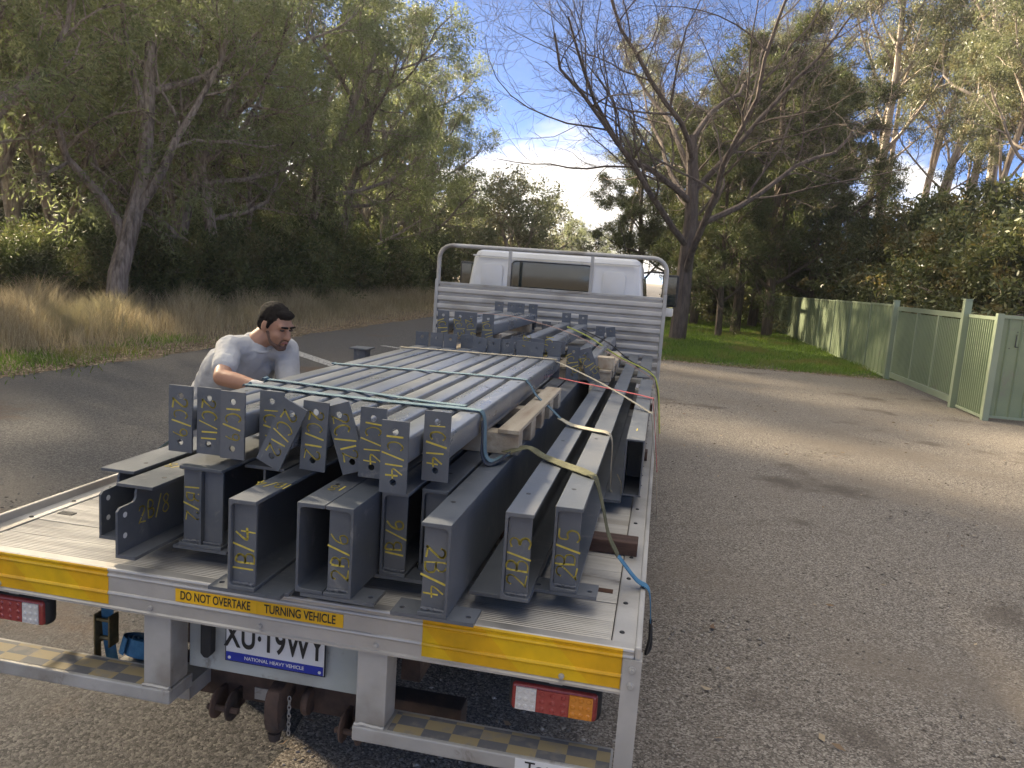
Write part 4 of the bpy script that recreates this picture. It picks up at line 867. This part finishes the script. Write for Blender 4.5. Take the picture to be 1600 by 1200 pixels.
# hardwood bearers under the lower layer
for k, (y, nm) in enumerate(((.775, 'nearest the tail'), (2.45, 'under the middle of the load'), (4.3, 'nearest the headboard'))):
    b = MB().box(-1.12, 1.165, y, y+.095, DK+.0035, ZB-.0125 if k == 9 else ZB-.0128).build('timber_bearer', M_hard, bevel=.004); tag(b, f'dark hardwood bearer lying across the tray, {nm}', 'timber', 'hardwood bearers under the steel')
# ---- hollow columns with drilled end plates
TW = .086
def shs(w, t, r, L):
    def ring(hw, rr):
        out = []
        for cx, cz, a in ((1, -1, -90), (1, 1, 0), (-1, 1, 90), (-1, -1, 180)):
            out += [(cx*(hw-rr)+rr*math.cos(R(a+30*k)), cz*(hw-rr)+rr*math.sin(R(a+30*k))) for k in range(4)]
        return out
    o, i = ring(w/2, r), ring(w/2-t, r*.5); n = len(o); mb = MB()
    vs = [(x, y, z) for y in (0, L) for rg in (o, i) for x, z in rg]; fs = []
    for k in range(n):
        m = (k+1) % n; fs += [(k, m, 2*n+m, 2*n+k), (n+m, n+k, 3*n+k, 3*n+m), (k, n+k, n+m, m), (2*n+k, 2*n+m, 3*n+m, 3*n+k)]
    return mb.add(vs, fs)
TUBE = {}
M_galv = mat('grey_paint_sheen', (.10,.112,.132), (.145,.158,.18), rough=.24, rough2=.4, nscale=3, stretch=(1, .4, 1), detail=7, col3=(.15,.155,.165), n3=1.1, bump=.04, bscale=70, spec=.65, scuff=(.24,.24,.235), sscale=10)
PL = holed(.088, .23, .008, [.035, .195], .011).mesh('end_plate', M_steel)
def column(x, y, L, zc, roll, label, txt, plate_roll=0, dz=0, far=True, seed=0, sc_=1, rz=0, turn=-90, blank=False):
    t = thing('steel_column', label, 'steel column', (x, y, zc), 0, 'hollow steel columns with end plates'); t.rotation_euler = (0, R(roll), rz)
    if L not in TUBE: TUBE[L] = shs(TW, .005, .012, L).mesh('tube', M_galv, smooth=True)
    link('tube', TUBE[L], t, (0, .0085, 0))
    p = link('end_plate', PL, t, (-.115*math.sin(R(plate_roll)), 0, -.115*math.cos(R(plate_roll))+dz), (0, R(plate_roll), 0))
    if txt: write(txt, .052, p, (0, -.0006, .115), turn, seed=seed)
    if far: link('end_plate', PL, t, (0, L+.0088, -.115+.02))
    for k in range(3):
        yy = L*(.15+.3*k+.05*((seed+k) % 3)); MB().lathe([(0, .0006), (.007, .0006), (.007, 0)], seg=8).build('bolt_hole', M_ink, t, loc=(.015, yy, TW/2+.0002))
    return t
ZC = 1.447
cols = [(-.400, .16, 0, '2C/9', 'leftmost of the row'), (-.300, .17, 0, '2C/11', 'second in the row'), (-.200, .15, 0, '1C/9', 'third in the row'), (-.102, .23, 0, '1C/1', 'half covered by a tilted plate'),
        (.004, .10, 24, '2C/12', 'its plate tilted to the right'), (.103, .13, 1, '2C/12', 'its plate upright'), (.203, .15, -19, '2C/12', 'its plate tilted to the left'),
        (.303, .13, 0, '1C/14', 'next to the tilted plate'), (.402, .06, 0, '1C/14', 'its plate hanging lowest'), (.501, .18, 0, '1C/14', 'rightmost of the row')]
for k, (x, y, rl, tx, lb) in enumerate(cols):
    column(x, y, 2.66, ZC, rl if abs(rl) < 2 else rl*.35, f'grey hollow column marked {tx}, {lb}', tx, rl*(.65 if abs(rl) > 2 else 1), dz=(-.02 if k == 8 else 0), seed=k)
# ---- pallet under the columns
def pallet(name, label, x0, x1, y0, y1, z0, z1):
    t = thing(name, label, 'pallet', (0, 0, 0)); n = 3
    for k in range(n):
        y = y0+(y1-y0-.09)*k/(n-1); MB().box(x0, x1, y, y+.09, z0, z1-.018).build('bearer', M_pine, t, bevel=.004)
    m = 9
    for k in range(m):
        x = x0+(x1-x0-.085)*k/(m-1); MB().box(x, x+.085, y0-.01+.012*(k % 2), y1+.01, z1-.0175, z1-.0006).build('board', M_pine, t, bevel=.003)
    for k in range(3):
        x = x0+(x1-x0-.09)*k/2
        for j in range(2): MB().box(x, x+.09, y0+.3+.55*j, y0+.42+.55*j, z0, z1-.018).build('block', M_pine, t, bevel=.003)
    return t
pallet('timber_pallet', 'weathered timber pallet under the row of hollow columns', -.46, .665, .78, 2.05, BH+ZB+.001, ZC-TW/2)
pallet('timber_pallet', 'far timber pallet under the smaller pack by the headboard', -.50, .86, 3.25, 4.7, BH+ZB+.001, 1.385)
# ---- the pack ahead
ZC2 = 1.385+TW/2
for k, (x, tx, lb) in enumerate([(-.10, None, 'low in the far pack, leftmost'), (.06, None, 'low in the far pack, second'), (.22, None, 'low in the far pack, third'), (.60, '1C/15', 'low in the far pack, upright plate'), (.715, '2C/15', 'low in the far pack, tilted plate at right')]):
    column(x, 3.12 if k > 2 else 3.2, 2.2, ZC2, (-8 if k == 4 else 0), f'grey hollow column {"marked "+tx+", " if tx else ""}{lb}', tx, -14 if k == 4 else 0, seed=20+k, turn=-60)
for k, (x, tx, lb) in enumerate([(.255, '2C/1', 'left of two with level plates'), (.425, '1C/31', 'right of two with level plates')]):
    column(x, 3.18-.06*k, 2.2, ZC2+.10, 0, f'grey hollow column marked {tx}, {lb} on the far pack', tx, 90, seed=30+k, turn=0).children[1].location.x = -.115
for k, (x, tx, lb) in enumerate([(-.43, '1C/1', 'leftmost'), (-.30, '2C/3', 'second'), (-.215, '2C/4', 'third'), (-.085, '1C/11', 'rightmost')]):
    column(x, 3.42, 1.98, ZC2+.16, 0, f'grey hollow column marked {tx}, {lb} of the tall plates on the far pack', tx, 0, seed=40+k, turn=-70)
for k, y in enumerate((3.6, 5.0)):
    b = MB().box(-.48, -.03, y, y+.09, 1.385+.0005 if k > 5 else ZC2+TW/2+.001, ZC2+.16-TW/2-.001).build('packing_timber', M_pine, bevel=.003); tag(b, ['near pine packer under the raised far columns', 'rear pine packer under the raised far columns'][k], 'timber')
b = MB().box(.74, .87, 3.3, 3.42, 1.386, 1.47).build('packing_block', M_pine, bevel=.004); tag(b, 'pale pine block at the right end of the far pallet', 'timber')
# ------------------------------------------------------------------ straps and ropes
M_teal = mat('faded_teal_webbing', (.065,.12,.155), (.11,.18,.215), rough=.85, nscale=14, bump=.3, bscale=260)
M_bei = mat('beige_sleeve', (.30,.265,.19), (.42,.38,.29), rough=.85, nscale=10, bump=.3, bscale=200)
M_olive = mat('olive_sleeve', (.07,.068,.032), (.14,.135,.07), rough=.8, nscale=16, bump=.4, bscale=120)
M_pinkr = mat('red_webbing', (.50,.10,.10), (.60,.16,.15), rough=.8, nscale=12)
M_pinkt = mat('dull_pink_webbing', (.30,.18,.145), (.40,.26,.21), rough=.85, nscale=12)
M_lime = mat('lime_rope', (.36,.38,.08), (.48,.50,.14), rough=.8, nscale=40)
M_navy = mat('dark_navy_webbing', (.012,.018,.035), (.02,.03,.05), rough=.8)
ZT = ZC+TW/2+.003; ZP = ZB+BH+.003
def strap(name, label, pieces, cat='strap'):
    t = thing(name, label, cat, tuple(pieces[0][1][0]))
    o0 = Vector(pieces[0][1][0])
    for nm, pts, w, m, side in pieces:
        P = smooth_pts([Vector(p)-o0 for p in pts], 6)
        if side is None: MB().tube(P, w/2, 6).build(nm, m, t, smooth=True)
        else: MB().ribbon(P, w, .003, side).build(nm, m, t)
    return t
Y_ = (0, 1, 0)
strap('tie_down_strap', 'faded teal strap over the columns nearest the tail, with an olive sleeve', [
    ('webbing', [(-1.19, .95, .98), (-.80, .80, 1.25), (-.462, .68, ZT-.02), (-.43, .675, ZT+.002), (-.1, .63, ZT+.004), (.25, .62, ZT+.004), (.50, .63, ZT+.004), (.545, .63, ZT-.004), (.558, .63, ZT-.05), (.563, .62, 1.40), (.575, .60, 1.335), (.60, .62, 1.312), (.63, .70, 1.318)], .042, M_teal, Y_),
    ('loop', [(.553, .607, ZT-.03), (.560, .60, 1.41), (.566, .58, 1.345), (.585, .58, 1.312), (.615, .62, 1.312), (.64, .68, 1.33)], .048, M_navy, Y_),
    ('sleeve', [(.63, .72, 1.325), (.70, .80, 1.335), (.77, .77, 1.315), (.86, .70, 1.308), (.95, .62, 1.307), (.995, .58, 1.29), (1.03, .54, 1.21), (1.06, .51, 1.12), (1.10, .50, 1.05)], .062, M_olive, Y_),
    ('tail', [(1.10, .50, 1.05), (1.17, .47, .985), (1.212, .46, .965), (1.225, .46, .93), (1.235, .47, .84)], .04, M_blue_strap, Y_),
    ('hook', [(1.235, .48, .84), (1.238, .49, .76), (1.23, .50, .70), (1.245, .52, .72), (1.24, .52, .80)], .012, M_rub, None)])
strap('tie_down_strap', 'second teal strap line lying just behind the nearest one', [
    ('webbing', [(-.80, .98, 1.2), (-.47, .85, ZT-.02), (-.44, .845, ZT+.002), (-.02, .77, ZT+.0045), (.30, .70, ZT+.0045), (.47, .665, ZT+.008)], .034, M_teal, Y_)])
strap('tie_down_strap', 'teal strap across the middle of the columns ending in a beige sleeve', [
    ('webbing', [(-1.20, 1.5, 1.0), (-.85, 1.5, 1.24), (-.465, 1.52, ZT-.02), (-.43, 1.52, ZT+.002), (0, 1.57, ZT+.003), (.48, 1.60, ZT+.003), (.55, 1.60, ZT-.012), (.60, 1.58, ZT-.07), (.68, 1.55, 1.37), (.74, 1.53, 1.325)], .036, M_teal, Y_),
    ('sleeve', [(.73, 1.53, 1.33), (.80, 1.50, 1.309), (.90, 1.44, 1.308), (.975, 1.40, 1.307), (1.0, 1.40, 1.27), (1.005, 1.42, 1.15), (1.01, 1.46, 1.02)], .055, M_bei, Y_),
    ('loop', [(1.01, 1.44, 1.03), (1.05, 1.42, .99), (1.06, 1.45, 1.05), (1.035, 1.47, 1.10)], .02, M_bei, Y_)])
strap('tie_down_strap', 'beige strap over the far end of the columns running down to the right', [
    ('webbing', [(-1.20, 2.5, 1.0), (-.85, 2.52, 1.25), (-.465, 2.56, ZT-.02), (-.43, 2.56, ZT+.002), (.08, 2.62, ZT+.003), (.50, 2.64, ZT+.003), (.55, 2.64, ZT-.01), (.85, 2.45, 1.40), (1.14, 2.22, 1.298), (1.17, 2.2, 1.26), (1.215, 2.2, .97), (1.235, 2.2, .83)], .034, M_bei, Y_)])
strap('tie_down_strap', 'bright red strap slanting across the right-hand channels', [
    ('webbing', [(.42, 2.90, 1.36), (.60, 2.86, 1.345), (.85, 2.80, 1.325), (1.14, 2.72, 1.30), (1.17, 2.72, 1.26), (1.215, 2.72, .97), (1.235, 2.72, .83)], .034, M_pinkr, Y_)])
strap('tie_down_strap', 'thin dull pink strap from the far pack to the right tray edge', [
    ('webbing', [(-.48, 4.1, 1.66), (-.1, 4.1, 1.665), (.10, 4.05, 1.645), (.45, 4.0, 1.575), (.75, 3.95, 1.46), (1.10, 3.9, 1.305), (1.17, 3.88, 1.22), (1.22, 3.85, .95), (1.235, 3.85, .83)], .028, M_pinkt, Y_)])
strap('lime_rope', 'lime green rope with a dark cord from the far pack down to the right side', [
    ('rope', [(.40, 4.3, 1.60), (.60, 4.25, 1.53), (.85, 4.2, 1.40), (1.12, 4.1, 1.30), (1.19, 4.05, 1.20), (1.22, 4.0, 1.02), (1.24, 3.95, .84)], .014, M_lime, None),
    ('cord', [(.52, 4.35, 1.585), (.75, 4.35, 1.49), (.95, 4.3, 1.36), (1.14, 4.2, 1.28), (1.20, 4.15, 1.10), (1.24, 4.1, .85)], .010, M_rub, None)], 'rope')
for k, (y, m, nm) in enumerate(((3.25, M_pinkt, 'pink'), (3.0, M_bei, 'beige'))):
    strap('hanging_strap', f'loose {nm} strap end hanging down the right tray side', [('webbing', [(1.17, y, 1.22), (1.222, y-.1, 1.02), (1.245, y-.25, .80), (1.25, y-.35, .62), (1.26, y-.33+.1*k, .50)], .03, m, Y_)])
# ------------------------------------------------------------------ the man tightening a strap
def capsule(mb, p, q, r1, r2, seg=12):
    p, q = Vector(p), Vector(q); t = (q-p); t = t.normalized() if t.length > 1e-6 else Vector((0, 0, 1)); pts = []; rs = []
    for a in (-80, -55, -28, 0): pts.append(p+t*r1*math.sin(R(a))); rs.append(r1*math.cos(R(a)))
    for a in (0, 28, 55, 80): pts.append(q+t*r2*math.sin(R(a))); rs.append(r2*math.cos(R(a)))
    mb.tube(pts, rs, seg)
def ellipsoid(mb, c, radii, frame, n=14, m=10):
    F_, L_, U_ = frame; c = Vector(c); vs = []; fs = []
    for i in range(m+1):
        th = math.pi*(.02+.96*i/m)
        for k in range(n):
            ph = 2*math.pi*k/n
            vs.append(c+F_*radii[0]*math.sin(th)*math.cos(ph)+L_*radii[1]*math.sin(th)*math.sin(ph)+U_*radii[2]*math.cos(th))
    for i in range(m):
        for k in range(n): fs.append((i*n+k, (i+1)*n+k, (i+1)*n+(k+1) % n, i*n+(k+1) % n))
    fs += [tuple(range(n)), tuple(range(m*n, m*n+n))[::-1]]
    mb.add(vs, fs)
def fuse(mb, name, m, voxel, smooth_it, parent=None, wrinkle=0):
    me = mb.mesh(name, m); o = bpy.data.objects.new('tmp', me); COL.objects.link(o)
    md = o.modifiers.new('r', 'REMESH'); md.mode = 'VOXEL'; md.voxel_size = voxel; md.use_smooth_shade = True
    if smooth_it: s_ = o.modifiers.new('s', 'SMOOTH'); s_.factor = .5; s_.iterations = smooth_it
    if wrinkle:
        tx = bpy.data.textures.new('w', 'CLOUDS'); tx.noise_scale = .06 if wrinkle > .012 else .02; tx.noise_depth = 3
        d = o.modifiers.new('d', 'DISPLACE'); d.texture = tx; d.strength = wrinkle; d.mid_level = .5
    bpy.context.view_layer.update()
    out = bpy.data.meshes.new_from_object(o.evaluated_get(bpy.context.evaluated_depsgraph_get())); bpy.data.objects.remove(o)
    out.materials.clear(); out.materials.append(m); out.name = name
    for p in out.polygons: p.use_smooth = True
    return link(name, out, parent)
M_skin = mat('skin', (.36,.185,.115), (.42,.225,.145), rough=.5, nscale=9, spec=.4)
M_hair = mat('dark_hair', (.010,.008,.007), (.022,.018,.016), rough=.85, nscale=60, stretch=(1, 1, 4), bump=.9, bscale=160, spec=.15)
M_beard = mat('beard_stubble', (.09,.05,.035), (.15,.08,.055), rough=.7, nscale=140)
M_shirt = mat('light_grey_cotton', (.40,.395,.385), (.47,.465,.455), rough=.9, nscale=5, bump=.25, bscale=120)
M_pants = mat('navy_work_trousers', (.018,.022,.035), (.03,.035,.05), rough=.9, nscale=8)
M_glove = mat('pale_work_glove', (.45,.44,.42), (.55,.54,.52), rough=.9, nscale=14)
M_eye = mat('eye', (.05,.03,.02), (.08,.05,.04), rough=.2); M_lip = mat('lips', (.30,.11,.085), (.34,.13,.10), rough=.5)
PX, PY = -1.43, 1.96
pe = thing('person', 'man in light grey t-shirt leaning over the tray edge, reaching for a strap', 'person', (PX, PY, 0))
O = Vector((-1.46, 1.96, 0)); V = lambda x, y, z: Vector((x, y, z))-O
pelvis = V(-1.47, 1.97, .95); waist = V(-1.38, 1.94, 1.12); chest = V(-1.225, 1.895, 1.365); neck = V(-1.105, 1.89, 1.53)
f3 = Vector((.8, -.6, 0)); rt = Vector((-.6, -.8, 0))
shR = neck+rt*.168+Vector((-.005, 0, -.04)); shL = neck-rt*.17+Vector((.0, 0, -.055))
elR = V(-1.10, 1.505, 1.365); haR = V(-.86, 1.455, 1.345)
elL = V(-.90, 1.87, 1.20); haL = V(-.72, 1.63, 1.30)
# head frame: turned to the right of the picture and bowed
hF = Vector((.93, -.30, -.34)).normalized(); hU = (Vector((0, 0, 1))-hF*hF.z).normalized(); hL = hU.cross(hF)
hU = (hU+hL*-.05).normalized(); hc = V(-1.005, 1.895, 1.625)
H = lambda a, b, c: hc+hF*a+hL*b+hU*c
FR = (hF, hL, hU)
body = MB()
ellipsoid(body, H(-.008, 0, .028), (.098, .076, .098), FR); ellipsoid(body, H(.022, 0, -.045), (.068, .062, .075), FR)
ellipsoid(body, H(.062, 0, -.098), (.030, .032, .024), FR); ellipsoid(body, H(.050, .036, -.030), (.036, .028, .034), FR); ellipsoid(body, H(.050, -.036, -.030), (.036, .028, .034), FR)
capsule(body, H(.088, 0, .016), H(.112, 0, -.028), .010, .0165); ellipsoid(body, H(.100, .012, -.032), (.012, .010, .009), FR); ellipsoid(body, H(.100, -.012, -.032), (.012, .010, .009), FR)
capsule(body, H(.079, -.042, .028), H(.079, .042, .028), .015, .015)
capsule(body, H(.082, -.02, -.062), H(.082, .02, -.062), .014, .014)
for s_ in (-1, 1):
    ellipsoid(body, H(-.012, s_*.080, -.005), (.020, .010, .034), FR); ellipsoid(body, H(-.006, s_*.077, -.028), (.012, .009, .014), FR)
capsule(body, H(-.035, 0, -.05), neck+Vector((-.0, 0, .0)), .060, .066); capsule(body, neck, chest, .066, .10)
capsule(body, chest+rt*.07, waist+rt*.05, .105, .10); capsule(body, chest-rt*.07, waist-rt*.05, .105, .10); capsule(body, waist+rt*.05, pelvis+rt*.07, .115, .12); capsule(body, waist-rt*.05, pelvis-rt*.07, .115, .12)
for sh, el, ha in ((shR, elR, haR), (shL, elL, haL)):
    capsule(body, sh, el, .054, .046); md_ = el.lerp(ha, .35); capsule(body, el, md_, .045, .045); capsule(body, md_, ha, .045, .029)
feet = []
for s_, fx, fy in ((1, -1.60, 1.80), (-1, -1.42, 2.22)):
    hip = pelvis+rt*.09*s_; ft = V(fx, fy, .09); kn = hip.lerp(ft, .5)+f3*.05
    capsule(body, hip, kn, .09, .062); capsule(body, kn, kn.lerp(ft, .4), .06, .056); capsule(body, kn.lerp(ft, .4), ft, .056, .04); feet.append((hip, kn, ft))
def hand(mb, wrist, fwd, nrm, side, k=1.0, curl=.55):
    fwd = fwd.normalized(); nrm = (nrm-fwd*nrm.dot(fwd)).normalized(); sd = fwd.cross(nrm)*side
    for j in range(4):
        b = wrist+fwd*.085+sd*(.030-.020*j); capsule(mb, wrist+fwd*.01+sd*(.018-.012*j), b, .013*k, .0115*k, 8)
        ln = (.042, .047, .044, .034)[j]; d1 = (fwd*math.cos(curl)+nrm*math.sin(curl)); c1 = b+d1*ln; d2 = (fwd*math.cos(curl*2.4)+nrm*math.sin(curl*2.4)); c2 = c1+d2*ln*.7; d3 = (fwd*math.cos(curl*3.6)+nrm*math.sin(curl*3.6)); c3 = c2+d3*ln*.5
        capsule(mb, b, c1, .0098*k, .0092*k, 8); capsule(mb, c1, c2, .0092*k, .0085*k, 8); capsule(mb, c2, c3, .0085*k, .0075*k, 8)
    t0 = wrist+fwd*.025+sd*.028; t1 = t0+(fwd*.6+sd*.6+nrm*.35).normalized()*.04; t2 = t1+(fwd*.85+nrm*.6).normalized()*.032
    capsule(mb, t0, t1, .013*k, .011*k, 8); capsule(mb, t1, t2, .0105*k, .009*k, 8)
hands = ((haR, Vector((.95, -.1, -.05)), Vector((.1, .1, -1)), 1), (haL, Vector((.75, -.55, .1)), Vector((0, .1, -1)), -1))
for w_, fw, nm, sd in hands: hand(body, w_, fw, nm, sd)
fuse(body, 'body', M_skin, .008, 3, pe)
gl = None
for w_, fw, nm, sd in hands:
    g_ = MB(); hand(g_, w_, fw, nm, sd, 1.22); capsule(g_, w_-fw.normalized()*.03, w_+fw.normalized()*.02, .034, .031); fuse(g_, 'glove', M_glove, .0045, 2, pe)
sh_ = MB()
capsule(sh_, chest+rt*.085, waist+rt*.07, .128, .126); capsule(sh_, chest-rt*.085, waist-rt*.07, .128, .126); capsule(sh_, waist+rt*.07, pelvis+rt*.08, .126, .132); capsule(sh_, waist-rt*.07, pelvis-rt*.08, .126, .132)
capsule(sh_, waist-f3*.02, chest-f3*.03, .118, .12)
capsule(sh_, neck+Vector((-.035, 0, -.06)), chest, .098, .135); capsule(sh_, neck+Vector((-.045, .005, -.03)), neck+Vector((-.05, .005, -.06)), .080, .09)
for sh, el in ((shR, elR), (shL, elL)):
    capsule(sh_, neck.lerp(sh, .40)+Vector((-.015, .0, -.022)), sh, .072, .073); capsule(sh_, sh, sh.lerp(el, .66), .073, .068)
fuse(sh_, 'shirt', M_shirt, .008, 2, pe, .016)
# placket line and collar of the shirt
cl = MB(); ring = []
for k in range(17):
    a = R(-150+300*k/16); d_ = f3*math.cos(a)+rt*math.sin(a); ring.append(neck+Vector((-.012, .004, -.012))+d_*.083+Vector((0, 0, -.045*max(0, math.cos(a)))))
cl.tube(ring, .0085, 6).build('collar', M_shirt, pe, smooth=True)
hr = MB()
ellipsoid(hr, H(-.022, 0, .048), (.100, .083, .086), FR); ellipsoid(hr, H(-.050, 0, .010), (.066, .081, .085), FR); ellipsoid(hr, H(.050, 0, .088), (.044, .058, .028), FR)
for s_ in (-1, 1): capsule(hr, H(.018, s_*.072, .045), H(.012, s_*.075, .0), .014, .009)
ho = fuse(hr, 'hair', M_hair, .005, 1, pe, .010)
bd = MB()
capsule(bd, H(.010, .060, -.030), H(.038, .046, -.082), .011, .014); capsule(bd, H(.010, -.060, -.030), H(.038, -.046, -.082), .011, .014)
capsule(bd, H(.038, .046, -.082), H(.076, .012, -.106), .014, .018); capsule(bd, H(.038, -.046, -.082), H(.076, -.012, -.106), .014, .018); capsule(bd, H(.078, -.014, -.104), H(.078, .014, -.104), .0185, .0185)
capsule(bd, H(.094, -.024, -.051), H(.094, .024, -.051), .006, .006); capsule(bd, H(.092, .027, -.054), H(.080, .026, -.090), .006, .008); capsule(bd, H(.092, -.027, -.054), H(.080, -.026, -.090), .006, .008)
fuse(bd, 'beard', M_beard, .005, 2, pe)
for s_ in (-1, 1):
    m_ = MB(); capsule(m_, H(.1005, s_*.014, .030), H(.094, s_*.050, .032), .0065, .0045, 8); m_.build('eyebrow', M_hair, pe, smooth=True)
    m_ = MB(); ellipsoid(m_, H(.083, s_*.031, .010), (.013, .016, .008), FR, 10, 8); m_.build('eye', M_eye, pe, smooth=True)
m_ = MB(); capsule(m_, H(.0945, -.018, -.066), H(.0945, .018, -.066), .006, .006, 8); m_.build('lips', M_lip, pe, smooth=True)
pt = MB()
for hip, kn, ft in feet:
    capsule(pt, hip, kn, .115, .085); capsule(pt, kn, ft+Vector((0, 0, .03)), .085, .07)
capsule(pt, pelvis+rt*.07, pelvis-rt*.07, .125, .125)
fuse(pt, 'trousers', M_pants, .01, 3, pe, .018)
for hip, kn, ft in feet:
    b_ = MB(); g = Vector((ft.x, ft.y, .055)); capsule(b_, g-f3*.05, g+f3*.15, .05, .045); capsule(b_, g, ft+Vector((0, 0, .06)), .052, .056); fuse(b_, 'boot', M_rub, .008, 2, pe)
# ------------------------------------------------------------------ added haze volume, stands in for lens flare and lightens the left forest
hz = MB().box(-1050, 1050, -700, 1650, -1.1, 34).build('haze', bpy.data.materials.new('added_haze_air'))
def _haze():
    m = hz.data.materials[0]; m.use_nodes = True; t = m.node_tree; t.nodes.clear()
    v = N(t, 'ShaderNodeVolumePrincipled'); v.inputs['Density'].default_value = .0006; v.inputs['Color'].default_value = (.93, .94, .95, 1); v.inputs['Anisotropy'].default_value = .6
    o = N(t, 'ShaderNodeOutputMaterial'); t.links.new(v.outputs[0], o.inputs['Volume'])
_haze(); tag(hz, 'faint even haze volume added to lighten the dark forest at left', 'haze', kind='stuff')
